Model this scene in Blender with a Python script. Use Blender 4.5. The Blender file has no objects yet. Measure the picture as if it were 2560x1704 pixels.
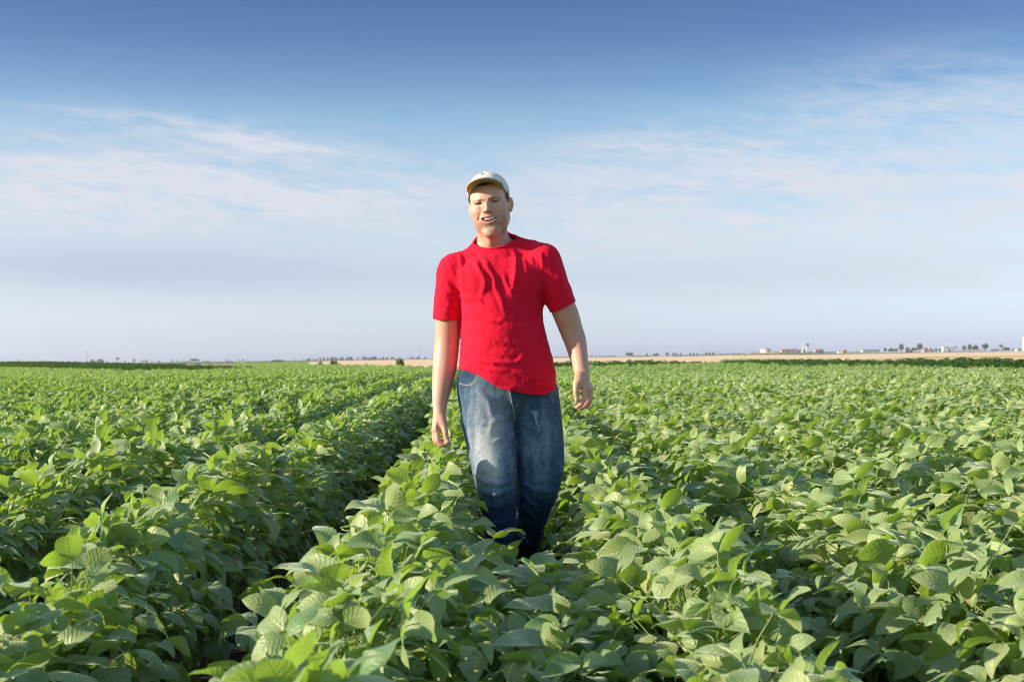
import bpy, bmesh, math, random
import numpy as np
from mathutils import Vector, Matrix

C = bpy.context.scene.collection
R = math.radians

# ------------------------------------------------------------------ helpers
def tag(o, label=None, cat=None, group=None, kind=None):
    if label: o['label'] = label
    if cat: o['category'] = cat
    if group: o['group'] = group
    if kind: o['kind'] = kind
    return o

def empty(name, loc=(0, 0, 0), rz=0.0):
    o = bpy.data.objects.new(name, None)
    o.empty_display_size = 0.1
    o.location = loc
    o.rotation_euler = (0, 0, rz)
    C.objects.link(o)
    return o

def np_mesh(name, V, quads=None, tris=None, mat=None, smooth=True):
    """Mesh from numpy arrays, linked to nothing yet."""
    me = bpy.data.meshes.new(name)
    V = np.asarray(V, dtype=np.float32)
    loops = []; starts = []; n = 0
    if quads is not None and len(quads):
        q = np.asarray(quads, dtype=np.int32)
        loops.append(q.ravel()); starts.append(np.arange(len(q)) * 4); n = len(q) * 4
    if tris is not None and len(tris):
        t = np.asarray(tris, dtype=np.int32)
        loops.append(t.ravel()); starts.append(np.arange(len(t)) * 3 + n)
    loops = np.concatenate(loops); starts = np.concatenate(starts)
    me.vertices.add(len(V)); me.vertices.foreach_set('co', V.ravel())
    me.loops.add(len(loops)); me.loops.foreach_set('vertex_index', loops)
    me.polygons.add(len(starts)); me.polygons.foreach_set('loop_start', starts.astype(np.int32))
    me.update(calc_edges=True)
    me.validate()
    if smooth:
        me.polygons.foreach_set('use_smooth', np.ones(len(me.polygons), dtype=bool))
    if mat: me.materials.append(mat)
    return me

def link(name, me, parent=None):
    o = bpy.data.objects.new(name, me)
    C.objects.link(o)
    if parent is not None: o.parent = parent
    return o

def add_color(me, name, col):
    a = me.color_attributes.new(name, 'FLOAT_COLOR', 'POINT')
    c = np.ones((len(me.vertices), 4), dtype=np.float32); c[:, :3] = col
    a.data.foreach_set('color', c.ravel())

def add_float(me, name, val):
    a = me.attributes.new(name, 'FLOAT', 'POINT')
    a.data.foreach_set('value', np.asarray(val, dtype=np.float32))

class MB:
    """Collects shapes, then links them as ONE mesh object."""
    def __init__(s): s.V = []; s.F = []
    def add(s, vs, fs):
        b = len(s.V); s.V += [tuple(v) for v in vs]; s.F += [tuple(i + b for i in f) for f in fs]
    def box(s, x0, x1, y0, y1, z0, z1):
        s.add([(x0,y0,z0),(x1,y0,z0),(x1,y1,z0),(x0,y1,z0),(x0,y0,z1),(x1,y0,z1),(x1,y1,z1),(x0,y1,z1)],
              [(0,3,2,1),(4,5,6,7),(0,1,5,4),(1,2,6,5),(2,3,7,6),(3,0,4,7)])
    def gable(s, x0, x1, y0, y1, z0, z1, along='x', over=0.0):
        """A pitched roof, solid."""
        if along == 'x':
            ym = (y0 + y1) / 2
            s.add([(x0-over,y0-over,z0),(x1+over,y0-over,z0),(x1+over,y1+over,z0),(x0-over,y1+over,z0),(x0-over,ym,z1),(x1+over,ym,z1)],
                  [(0,3,2,1),(0,1,5,4),(2,3,4,5),(1,2,5),(3,0,4)])
        else:
            xm = (x0 + x1) / 2
            s.add([(x0-over,y0-over,z0),(x1+over,y0-over,z0),(x1+over,y1+over,z0),(x0-over,y1+over,z0),(xm,y0-over,z1),(xm,y1+over,z1)],
                  [(0,3,2,1),(1,2,5,4),(3,0,4,5),(0,1,4),(2,3,5)])
    def tube(s, pts, rad, n=8, cap=True):
        pts = [Vector(p) for p in pts]
        if not hasattr(rad, '__len__'): rad = [rad] * len(pts)
        rings = []
        up = Vector((0, 0, 1))
        for i, p in enumerate(pts):
            d = (pts[min(i + 1, len(pts) - 1)] - pts[max(i - 1, 0)]).normalized()
            a = up if abs(d.dot(up)) < 0.95 else Vector((1, 0, 0))
            u = d.cross(a).normalized(); w = d.cross(u)
            rings.append([p + (u * math.cos(t) + w * math.sin(t)) * rad[i] for t in [2 * math.pi * k / n for k in range(n)]])
        vs = [v for r in rings for v in r]
        fs = []
        for i in range(len(pts) - 1):
            for k in range(n):
                a = i * n + k; b = i * n + (k + 1) % n
                fs.append((a, b, b + n, a + n))
        if cap:
            fs.append(tuple(range(n - 1, -1, -1))); fs.append(tuple((len(pts) - 1) * n + k for k in range(n)))
        s.add(vs, fs)
    def lathe(s, prof, n=24, cx=0, cy=0):
        vs = []; fs = []
        for (r, z) in prof:
            for k in range(n):
                t = 2 * math.pi * k / n
                vs.append((cx + r * math.cos(t), cy + r * math.sin(t), z))
        for i in range(len(prof) - 1):
            for k in range(n):
                a = i * n + k; b = i * n + (k + 1) % n
                fs.append((a, b, b + n, a + n))
        s.add(vs, fs)
    def build(s, name, mat, parent=None, smooth=False):
        me = bpy.data.meshes.new(name)
        me.from_pydata(s.V, [], s.F); me.update()
        if smooth:
            for p in me.polygons: p.use_smooth = True
        me.materials.append(mat)
        return link(name, me, parent)

# smooth pseudo-random value noise in numpy
_rs = np.random.RandomState(5)
_LAT = _rs.rand(64, 64, 64).astype(np.float32)
def vnoise(P):
    P = np.asarray(P, dtype=np.float32)
    i = np.floor(P).astype(np.int32); f = P - i
    f = f * f * (3 - 2 * f)
    i0 = i & 63; i1 = (i + 1) & 63
    x0, y0, z0 = i0.T; x1, y1, z1 = i1.T
    fx, fy, fz = f.T
    L = _LAT
    c00 = L[x0,y0,z0]*(1-fx)+L[x1,y0,z0]*fx; c10 = L[x0,y1,z0]*(1-fx)+L[x1,y1,z0]*fx
    c01 = L[x0,y0,z1]*(1-fx)+L[x1,y0,z1]*fx; c11 = L[x0,y1,z1]*(1-fx)+L[x1,y1,z1]*fx
    return ((c00*(1-fy)+c10*fy)*(1-fz)+(c01*(1-fy)+c11*fy)*fz) * 2 - 1

def rot(ax, deg):
    return np.array(Matrix.Rotation(R(deg), 3, ax))

# ------------------------------------------------------------------ measuring the photograph
CAM_Z = 1.09
FPX = 3556.0            # 50 mm lens on a 36 mm sensor, 2560 px wide
ROLL = 0.0122
HOR = 41.0              # the level line lies 41 px below the middle
PY = 5.5                # the man walks 5.5 m away
def wp(u, v, Y=PY):
    """x, z of what the photograph shows at pixel (u, v), Y metres ahead."""
    du = u - 1280.0; dv = v - 852.0
    xw = du - dv * ROLL; yw = du * ROLL + dv
    return xw * Y / FPX, CAM_Z - (yw - HOR) * Y / FPX

# ------------------------------------------------------------------ implicit surfaces
def smin(a, b, k):
    if k <= 0: return np.minimum(a, b)
    h = np.maximum(k - np.abs(a - b), 0) / k
    return np.minimum(a, b) - h * h * k * 0.25
def smax(a, b, k): return -smin(-a, -b, k)

class Ell:
    def __init__(s, c, r, k=0.0, op=1, rotm=None):
        s.c = np.array(c, np.float32); s.r = np.array(r, np.float32); s.k = k; s.op = op
        s.R = None if rotm is None else np.array(rotm, np.float32)
        s.bc = s.c; s.br = float(max(r))
    def d(s, P):
        p = P - s.c
        if s.R is not None: p = p @ s.R
        a = p / s.r
        k0 = np.sqrt((a * a).sum(1)) + 1e-6
        b = a / s.r
        k1 = np.sqrt((b * b).sum(1)) + 1e-6
        return k0 * (k0 - 1) / k1

class Cap:
    """Chain of round cones."""
    def __init__(s, pts, rad, k=0.0, op=1):
        s.p = np.array(pts, np.float32)
        s.r = np.array(rad if hasattr(rad, '__len__') else [rad] * len(pts), np.float32)
        s.k = k; s.op = op
        s.bc = (s.p.min(0) + s.p.max(0)) / 2
        s.br = float(np.linalg.norm(s.p - s.bc, axis=1).max() + s.r.max())
    def d(s, P):
        out = None
        for a, b, ra, rb in zip(s.p[:-1], s.p[1:], s.r[:-1], s.r[1:]):
            ab = b - a
            t = np.clip((P - a) @ ab / max(float(ab @ ab), 1e-9), 0, 1)
            q = P - a - t[:, None] * ab
            dd = np.sqrt((q * q).sum(1)) - (ra + (rb - ra) * t)
            out = dd if out is None else np.minimum(out, dd)
        return out

class Tube:
    """Chain with elliptical cross sections: stations (x, y, z, half width, half depth)."""
    def __init__(s, st, side=(1, 0, 0), k=0.0, op=1, n=0):
        st = np.array(st, np.float32)
        if n:
            m = len(st); t = np.linspace(0, m - 1, n); out = []
            for q in t:
                i = min(int(q), m - 2); f = q - i
                p0 = st[max(i-1, 0)]; p1 = st[i]; p2 = st[i+1]; p3 = st[min(i+2, m-1)]
                out.append(0.5*((2*p1)+(p2-p0)*f+(2*p0-5*p1+4*p2-p3)*f*f+(3*p1-p0-3*p2+p3)*f**3))
            st = np.array(out, np.float32)
        s.st = st; s.k = k; s.op = op; side = np.array(side, np.float32)
        p = st[:, :3]
        s.bc = (p.min(0) + p.max(0)) / 2
        s.br = float(np.linalg.norm(p - s.bc, axis=1).max() + st[:, 3:].max())
        s.seg = []
        for A, B in zip(st[:-1], st[1:]):
            a, b = A[:3], B[:3]; ab = b - a; L = float(np.linalg.norm(ab)); ax = ab / L
            ux = side - ax * float(side @ ax); ux = ux / np.linalg.norm(ux); uy = np.cross(ax, ux)
            s.seg.append((a, ab / (L * L), ab, ax, ux, uy, A[3], B[3] - A[3], A[4], B[4] - A[4], (a + b) / 2, L / 2 + float(max(A[3:].max(), B[3:].max()))))
    def d(s, P):
        out = None
        c = P[len(P) // 2] if len(P) == 1 else (P[0] + P[-1]) / 2
        hd = 0.0 if len(P) == 1 else float(np.linalg.norm(P.max(0) - P.min(0))) / 2
        gaps = [math.dist(c, g[10]) - g[11] - hd for g in s.seg]
        lim = max(REACH[0] + s.k, min(gaps) + .004)
        for g, (a, abn, ab, ax, ux, uy, rx0, drx, ry0, dry, _, _) in zip(gaps, s.seg):
            if g > lim: continue
            q = P - a
            t = np.clip(q @ abn, 0, 1)
            q = q - t[:, None] * ab
            rx = rx0 + drx * t; ry = ry0 + dry * t; rz = np.minimum(rx, ry)
            qx = q @ ux / rx; qy = q @ uy / ry; qz = q @ ax / rz
            k0 = np.sqrt(qx*qx + qy*qy + qz*qz) + 1e-6
            k1 = np.sqrt((qx/rx)**2 + (qy/ry)**2 + (qz/rz)**2) + 1e-6
            dd = k0 * (k0 - 1) / k1
            dd = np.where(k0 < 0.3, -0.7 * rz, dd)
            out = dd if out is None else np.minimum(out, dd)
        return out

class Fn:
    """A shape given by a distance-like function of local points."""
    def __init__(s, f, c, r, k=0.0, op=1):
        s.f = f; s.bc = np.array(c, np.float32); s.br = r; s.k = k; s.op = op
    def d(s, P): return s.f(P).astype(np.float32)

class Group:
    """A sequence of primitives with a frame of its own; op -1 carves."""
    def __init__(s, prims, T=(0, 0, 0), Rm=None, k=0.0):
        s.prims = prims; s.T = np.array(T, np.float32)
        s.R = np.eye(3, dtype=np.float32) if Rm is None else np.array(Rm, np.float32)
        s.k = k; s.op = 1
        lo = np.min([p.bc - p.br for p in prims if p.op > 0], axis=0); hi = np.max([p.bc + p.br for p in prims if p.op > 0], axis=0)
        s.bc = s.R @ ((lo + hi) / 2) + s.T; s.br = float(np.linalg.norm(hi - lo) / 2)
    def local(s, P): return (P - s.T) @ s.R
    def d(s, P): return evalf(s.prims, s.local(P))

FAR = 0.3
REACH = [0.02]
def evalf(prims, P):
    c = (P.min(0) + P.max(0)) / 2; hd = float(np.linalg.norm(P.max(0) - P.min(0))) / 2
    out = np.full(len(P), FAR, np.float32)
    for p in prims:
        gap = float(np.linalg.norm(c - p.bc)) - p.br - hd
        if gap > REACH[0] + p.k: continue
        dp = p.d(P)
        out = smin(out, dp, p.k) if p.op > 0 else smax(out, -dp, p.k)
    return out

def polygonise(f, lo, hi, h, margin=0.012):
    """Surface nets over a grid that is evaluated only near the surface."""
    B = 12
    lo = np.array(lo, np.float32); n = np.ceil((np.array(hi) - lo) / h / B).astype(int) * B
    G = np.full(n + 1, FAR, np.float32)
    hd = B * h * math.sqrt(3) / 2
    ax = np.arange(B + 1, dtype=np.float32) * h
    L = np.stack(np.meshgrid(ax, ax, ax, indexing='ij'), -1).reshape(-1, 3)
    nb = n // B
    def test(c, hw):
        REACH[0] = hw * 2.2 + 0.03
        dc = float(f(c[None])[0]); REACH[0] = 0.02
        return dc, abs(dc) > hw * math.sqrt(3) * 1.25 + margin
    S = 4
    for i0 in range(0, nb[0], S):
        for j0 in range(0, nb[1], S):
            for k0 in range(0, nb[2], S):
                m = np.minimum(S, nb - np.array([i0, j0, k0]))
                c = lo + (np.array([i0, j0, k0]) + m / 2).astype(np.float32) * B * h
                dc, skip = test(c.astype(np.float32), float(m.max()) * B * h / 2)
                if skip and dc > 0: continue
                for i in range(i0, i0 + m[0]):
                    for j in range(j0, j0 + m[1]):
                        for k in range(k0, k0 + m[2]):
                            sl = np.s_[i*B:i*B+B+1, j*B:j*B+B+1, k*B:k*B+B+1]
                            o = lo + np.array([i, j, k], np.float32) * B * h
                            dc, sk = test(o + np.float32(B * h / 2), B * h / 2)
                            if sk:
                                if dc < 0: G[sl] = np.where(G[sl] >= FAR, -FAR, G[sl])
                                continue
                            G[sl] = f(L + o).reshape(B+1, B+1, B+1)
    ins = G < 0
    c8 = [(a, b, c) for a in (0, 1) for b in (0, 1) for c in (0, 1)]
    cnt = np.zeros(np.array(G.shape) - 1, np.int8)
    for a, b, c in c8:
        cnt += ins[a:G.shape[0]-1+a, b:G.shape[1]-1+b, c:G.shape[2]-1+c]
    act = (cnt > 0) & (cnt < 8)
    I = np.argwhere(act)
    idx = np.full(act.shape, -1, np.int32); idx[act] = np.arange(len(I))
    val = {c: G[I[:,0]+c[0], I[:,1]+c[1], I[:,2]+c[2]] for c in c8}
    acc = np.zeros((len(I), 3), np.float32); num = np.zeros(len(I), np.float32)
    for a in c8:
        for axis in range(3):
            if a[axis]: continue
            b = list(a); b[axis] = 1; b = tuple(b)
            va, vb = val[a], val[b]
            m = (va < 0) != (vb < 0)
            t = np.where(m, va / np.where(m, va - vb, 1), 0)
            for q in range(3):
                acc[:, q] += np.where(m, a[q] + (t if q == axis else 0), 0)
            num += m
    V = lo + (I + acc / num[:, None]) * h
    Q = []
    for axis in range(3):
        s1 = [slice(None)]*3; s2 = [slice(None)]*3
        s1[axis] = slice(0, -1); s2[axis] = slice(1, None)
        a_in = ins[tuple(s1)]; b_in = ins[tuple(s2)]
        E = np.argwhere(a_in != b_in)
        u, w = [q for q in range(3) if q != axis]
        E = E[(E[:, u] > 0) & (E[:, w] > 0) & (E[:, u] < act.shape[u]) & (E[:, w] < act.shape[w])]
        sgn = ins[E[:,0], E[:,1], E[:,2]]
        def cell(du, dw):
            X = E.copy(); X[:, u] -= du; X[:, w] -= dw
            return idx[X[:,0], X[:,1], X[:,2]]
        q = np.stack([cell(1,1), cell(0,1), cell(0,0), cell(1,0)], 1)
        flip = sgn if axis != 1 else ~sgn
        q[~flip] = q[~flip][:, ::-1]
        Q.append(q)
    Q = np.concatenate(Q); Q = Q[(Q >= 0).all(1)]
    return V, Q

def vnormals(V, Q):
    d1 = V[Q[:,2]] - V[Q[:,0]]; d2 = V[Q[:,3]] - V[Q[:,1]]
    fn = np.cross(d1, d2)
    N = np.zeros_like(V)
    for i in range(4): np.add.at(N, Q[:, i], fn)
    return N / (np.linalg.norm(N, axis=1)[:, None] + 1e-12)

def relax(V, Q, it=1, lam=0.5):
    for _ in range(it):
        S = np.zeros_like(V); n = np.zeros(len(V), np.float32)
        for i in range(4):
            a = Q[:, i]; b = Q[:, (i+1) % 4]
            np.add.at(S, a, V[b]); np.add.at(n, a, 1)
            np.add.at(S, b, V[a]); np.add.at(n, b, 1)
        V = V + lam * (S / n[:, None] - V)
    return V

def smooth_border(V, Q, it=4):
    """Evens the open edges of a sheet."""
    E = np.sort(np.concatenate([Q[:, [i, (i+1) % 4]] for i in range(4)]), axis=1)
    E = E[E[:, 0] != E[:, 1]]
    U, c = np.unique(E, axis=0, return_counts=True); B = U[c == 1]
    for _ in range(it):
        S = np.zeros_like(V); n = np.zeros(len(V))
        for a, b in ((0, 1), (1, 0)):
            np.add.at(S, B[:, a], V[B[:, b]]); np.add.at(n, B[:, a], 1)
        m = n >= 2
        V[m] = V[m] * .5 + .5 * S[m] / n[m][:, None]
    return V

def keep_faces(V, Q, keep_v):
    """Faces with at least one kept vertex; drops loose vertices."""
    Q = Q[keep_v[Q].any(1)]
    used = np.zeros(len(V), bool); used[Q] = True
    m = np.cumsum(used) - 1
    return V[used], m[Q], used

def poly_dist(x, z, pts):
    """Distance to a polyline in the x, z plane and the place along it (0..1)."""
    best = np.full(len(x), 9.0, np.float32); tt = np.zeros(len(x), np.float32)
    pts = np.array(pts, np.float32)
    seg = np.linalg.norm(np.diff(pts, axis=0), axis=1); cum = np.concatenate([[0], np.cumsum(seg)])
    side = np.zeros(len(x), np.float32)
    for i in range(len(pts) - 1):
        a, b = pts[i], pts[i+1]; ab = b - a
        t = np.clip(((x-a[0])*ab[0] + (z-a[1])*ab[1]) / (ab @ ab), 0, 1)
        dx = x - a[0] - t*ab[0]; dz = z - a[1] - t*ab[1]
        d = np.sqrt(dx*dx + dz*dz)
        m = d < best
        best[m] = d[m]; tt[m] = ((cum[i] + t*seg[i]) / cum[-1])[m]
        side[m] = np.sign(dx*ab[1] - dz*ab[0])[m]
    return best, tt, side
# ------------------------------------------------------------------ materials
class NT:
    def __init__(s, name):
        s.m = bpy.data.materials.new(name); s.m.use_nodes = True
        s.t = s.m.node_tree; s.t.nodes.clear()
        s.out = s.t.nodes.new('ShaderNodeOutputMaterial')
    def n(s, typ, **kw):
        o = s.t.nodes.new(typ)
        for k, v in kw.items():
            if k.startswith('_'): setattr(o, k[1:], v)
        return o
    def put(s, sock, v):
        if hasattr(v, 'is_output') or isinstance(v, bpy.types.NodeSocket): s.t.links.new(v, sock)
        elif v is not None:
            if hasattr(sock.default_value, '__len__') and len(sock.default_value) == 4 and len(v) == 3: v = (*v, 1)
            sock.default_value = v
    def math(s, op, a, b=None, c=None, clamp=False):
        o = s.n('ShaderNodeMath', _operation=op, _use_clamp=clamp)
        s.put(o.inputs[0], a)
        if b is not None: s.put(o.inputs[1], b)
        if c is not None: s.put(o.inputs[2], c)
        return o.outputs[0]
    def mix(s, f, a, b, mode='MIX'):
        o = s.n('ShaderNodeMix', _data_type='RGBA', _blend_type=mode)
        s.put(o.inputs[0], f); s.put(o.inputs[6], a); s.put(o.inputs[7], b)
        return o.outputs[2]
    def noise(s, scale, detail=3, rough=0.5, vec=None, dims='3D'):
        o = s.n('ShaderNodeTexNoise', _noise_dimensions=dims)
        o.inputs['Scale'].default_value = scale; o.inputs['Detail'].default_value = detail; o.inputs['Roughness'].default_value = rough
        if vec is not None: s.t.links.new(vec, o.inputs['Vector'])
        return o.outputs[0]
    def obj(s): return s.n('ShaderNodeTexCoord').outputs['Object']
    def scale(s, vec, sc):
        o = s.n('ShaderNodeMapping'); s.t.links.new(vec, o.inputs[0]); o.inputs['Scale'].default_value = sc
        return o.outputs[0]
    def ramp(s, f, stops):
        o = s.n('ShaderNodeValToRGB'); s.put(o.inputs[0], f)
        e = o.color_ramp.elements
        while len(e) < len(stops): e.new(0.5)
        for q, (p, c) in zip(e, stops):
            q.position = p; q.color = (*c, 1) if len(c) == 3 else c
        return o.outputs[0]
    def smooth(s, x, a, b):
        o = s.n('ShaderNodeMapRange', _interpolation_type='SMOOTHSTEP')
        s.put(o.inputs[0], x); o.inputs[1].default_value = a; o.inputs[2].default_value = b
        return o.outputs[0]
    def attr(s, name, typ='GEOMETRY'):
        o = s.n('ShaderNodeAttribute', _attribute_name=name, _attribute_type=typ)
        return o
    def bump(s, h, strength=0.3, dist=0.01):
        o = s.n('ShaderNodeBump'); o.inputs['Strength'].default_value = strength; o.inputs['Distance'].default_value = dist
        s.put(o.inputs['Height'], h)
        return o.outputs[0]
    def bsdf(s, col, rough=0.6, spec=0.5, normal=None, **kw):
        o = s.n('ShaderNodeBsdfPrincipled')
        s.put(o.inputs['Base Color'], col); s.put(o.inputs['Roughness'], rough); s.put(o.inputs['Specular IOR Level'], spec)
        if normal is not None: s.put(o.inputs['Normal'], normal)
        for k, v in kw.items(): s.put(o.inputs[k.replace('_', ' ')], v)
        return o.outputs[0]
    def done(s, sh):
        s.t.links.new(sh, s.out.inputs['Surface']); return s.m

def mat_plain(name, col, rough=0.7, spec=0.3, var=0.15, scale=3.0, bumpd=0.0):
    t = NT(name); nz = t.noise(scale, 4, 0.6, t.obj())
    c = t.mix(nz, [x * (1 - var) for x in col], [min(1, x * (1 + var)) for x in col])
    return t.done(t.bsdf(c, rough, spec, t.bump(nz, 0.4, bumpd) if bumpd else None))

def mat_skin():
    t = NT('skin'); col = t.attr('skin_colour').outputs[0]
    o = t.obj()
    nz = t.noise(60, 3, 0.6, o); n2 = t.noise(9, 2, 0.5, o)
    c = t.mix(t.math('MULTIPLY', nz, 0.30), col, (0.62, 0.30, 0.19), 'MIX')
    c = t.mix(t.math('MULTIPLY', n2, 0.25), c, (0.70, 0.44, 0.30))
    c = t.mix(0.65, col, c)
    fine = t.noise(700, 2, 0.6, o)
    return t.done(t.bsdf(c, 0.48, 0.42, t.bump(fine, 0.12, 0.001), Subsurface_Weight=0.10, Subsurface_Radius=(1.0, 0.35, 0.2), Subsurface_Scale=0.0016))

def mat_cloth_red():
    t = NT('red_cotton'); o = t.obj()
    weave = t.noise(900, 2, 0.5, t.scale(o, (1, 1, 0.35)))
    nz = t.noise(45, 4, 0.65, o); big = t.noise(5, 3, 0.5, o)
    c = t.mix(nz, (0.62, 0.002, 0.022), (0.76, 0.004, 0.034))
    c = t.mix(t.math('MULTIPLY', t.smooth(big, 0.45, 0.7), 0.3), c, (0.55, 0.004, 0.03))
    h = t.math('ADD', t.math('MULTIPLY', weave, 0.35), t.math('MULTIPLY', t.noise(110, 4, 0.6, o), 1.0))
    return t.done(t.bsdf(c, 0.85, 0.2, t.bump(h, 0.35, 0.0025), Sheen_Weight=0.12, Sheen_Roughness=0.5, Sheen_Tint=(1.0, 0.25, 0.3)))

def mat_denim():
    t = NT('washed_denim'); o = t.obj()
    fade_shade = t.attr('fade_shade').outputs['Fac']
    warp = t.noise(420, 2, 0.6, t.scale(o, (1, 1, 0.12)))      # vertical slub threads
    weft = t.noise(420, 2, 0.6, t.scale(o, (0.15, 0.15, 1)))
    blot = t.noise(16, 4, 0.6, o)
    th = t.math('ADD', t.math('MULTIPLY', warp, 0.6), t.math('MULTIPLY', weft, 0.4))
    f = t.math('ADD', fade_shade, t.math('MULTIPLY', t.math('SUBTRACT', th, 0.5), 1.1))
    f = t.math('ADD', f, t.math('MULTIPLY', t.math('SUBTRACT', blot, 0.5), 0.45), clamp=True)
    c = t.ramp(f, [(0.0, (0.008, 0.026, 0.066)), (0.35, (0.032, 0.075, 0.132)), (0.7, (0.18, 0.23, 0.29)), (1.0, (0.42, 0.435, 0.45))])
    h = t.math('ADD', t.math('MULTIPLY', th, 0.6), t.noise(90, 4, 0.6, o))
    return t.done(t.bsdf(c, 0.85, 0.2, t.bump(h, 0.4, 0.003), Sheen_Weight=0.06))

def mat_cap():
    t = NT('cream_cap_cotton'); o = t.obj()
    nz = t.noise(60, 4, 0.6, o); w = t.noise(900, 2, 0.5, o)
    c = t.mix(nz, (0.66, 0.62, 0.52), (0.78, 0.75, 0.67))
    st = t.smooth(t.noise(14, 4, 0.65, o), 0.60, 0.80)
    c = t.mix(t.math('MULTIPLY', st, 0.35), c, (0.42, 0.33, 0.2))
    return t.done(t.bsdf(c, 0.85, 0.2, t.bump(t.math('ADD', w, nz), 0.3, 0.002)))

def mat_brim():
    t = NT('tan_cap_brim'); o = t.obj()
    nz = t.noise(70, 4, 0.65, o)
    worn = t.attr('worn').outputs['Fac']
    c = t.mix(nz, (0.42, 0.31, 0.16), (0.55, 0.43, 0.25))
    c = t.mix(t.smooth(t.math('ADD', worn, t.math('MULTIPLY', t.math('SUBTRACT', nz, 0.5), 1.4)), 0.35, 0.6), c, (0.68, 0.63, 0.53))
    c = t.mix(t.smooth(t.noise(120, 3, 0.7, o), 0.60, 0.72), c, (0.22, 0.14, 0.06))
    return t.done(t.bsdf(c, 0.85, 0.2, t.bump(nz, 0.4, 0.003)))

def mat_hair(name='short_brown_hair', a=(0.035, 0.02, 0.012), b=(0.10, 0.062, 0.036)):
    t = NT(name); o = t.obj()
    st = t.noise(260, 3, 0.6, t.scale(o, (1, 1, 0.25)))
    return t.done(t.bsdf(t.mix(st, a, b), 0.55, 0.4, t.bump(st, 0.6, 0.003)))

def leaf_base(t, top_a, top_b, under, trans, rough=0.5, sheen=0.0, tr=0.34, veins=True, hue=0.5):
    """Two-sided leaf that lets light through; u across (-1..1) and v along are the mesh's own coordinates."""
    rnd = t.attr('leaf_tone').outputs['Fac']
    orn = t.n('ShaderNodeObjectInfo').outputs['Random']
    r = t.math('ADD', t.math('MULTIPLY', rnd, 0.75), t.math('MULTIPLY', orn, 0.25), clamp=True)
    back = t.n('ShaderNodeNewGeometry').outputs['Backfacing']
    c = t.mix(r, top_a, top_b)
    c = t.mix(t.math('MULTIPLY', t.smooth(rnd, 0.86, 0.94), 0.6 if veins else 0.0), c, (0.42, 0.38, 0.09))
    nrm = None
    if veins:
        uv = t.n('ShaderNodeUVMap', _uv_map='UVMap').outputs[0]
        sp = t.n('ShaderNodeSeparateXYZ'); t.t.links.new(uv, sp.inputs[0])
        au = t.math('ABSOLUTE', sp.outputs[0])
        wob = t.math('MULTIPLY', t.noise(3.5, 2, 0.5, uv), 0.16)
        ph = t.math('FRACT', t.math('MULTIPLY', t.math('ADD', wob, t.math('SUBTRACT', sp.outputs[1], t.math('MULTIPLY', au, 0.30))), 7.0))
        tri = t.math('ABSOLUTE', t.math('SUBTRACT', ph, 0.5))
        side = t.smooth(tri, 0.43, 0.50)
        mid = t.math('SUBTRACT', 1.0, t.smooth(au, 0.02, 0.085))
        v = t.math('MAXIMUM', t.math('MULTIPLY', side, 0.55), mid)
        c = t.mix(t.math('MULTIPLY', v, 0.45), c, (0.30, 0.36, 0.15))
        edge = t.smooth(au, 0.90, 0.99)
        c = t.mix(t.math('MULTIPLY', edge, 0.55), c, (0.36, 0.38, 0.20))
        mott = t.noise(55, 3, 0.6, uv)
        h = t.math('ADD', t.math('MULTIPLY', t.smooth(tri, 0.0, 0.5), -1.0), t.math('MULTIPLY', mid, -1.3))
        h = t.math('ADD', h, t.math('MULTIPLY', t.noise(26, 3, 0.6, uv), 0.5))
        nrm = t.bump(h, 0.30, 0.0025)
        c = t.mix(t.math('MULTIPLY', t.smooth(mott, 0.5, 0.75), 0.25), c, (0.20, 0.24, 0.08))
    c = t.mix(t.math('MULTIPLY', back, 0.75), c, under)
    b = t.bsdf(c, rough, 0.42, nrm, **({'Sheen_Weight': sheen, 'Sheen_Roughness': 0.4, 'Sheen_Tint': (0.9, 1.0, 0.7)} if sheen else {}))
    tl = t.n('ShaderNodeBsdfTranslucent')
    tc = t.mix(r, trans, [x * 1.25 for x in trans])
    if veins: tc = t.mix(t.math('MULTIPLY', v, 0.35), tc, [x * 0.45 for x in trans])
    t.put(tl.inputs[0], tc)
    if nrm is not None: t.put(tl.inputs['Normal'], nrm)
    mx = t.n('ShaderNodeMixShader'); mx.inputs[0].default_value = tr
    t.t.links.new(b, mx.inputs[1]); t.t.links.new(tl.outputs[0], mx.inputs[2])
    return t.done(mx.outputs[0])

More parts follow.
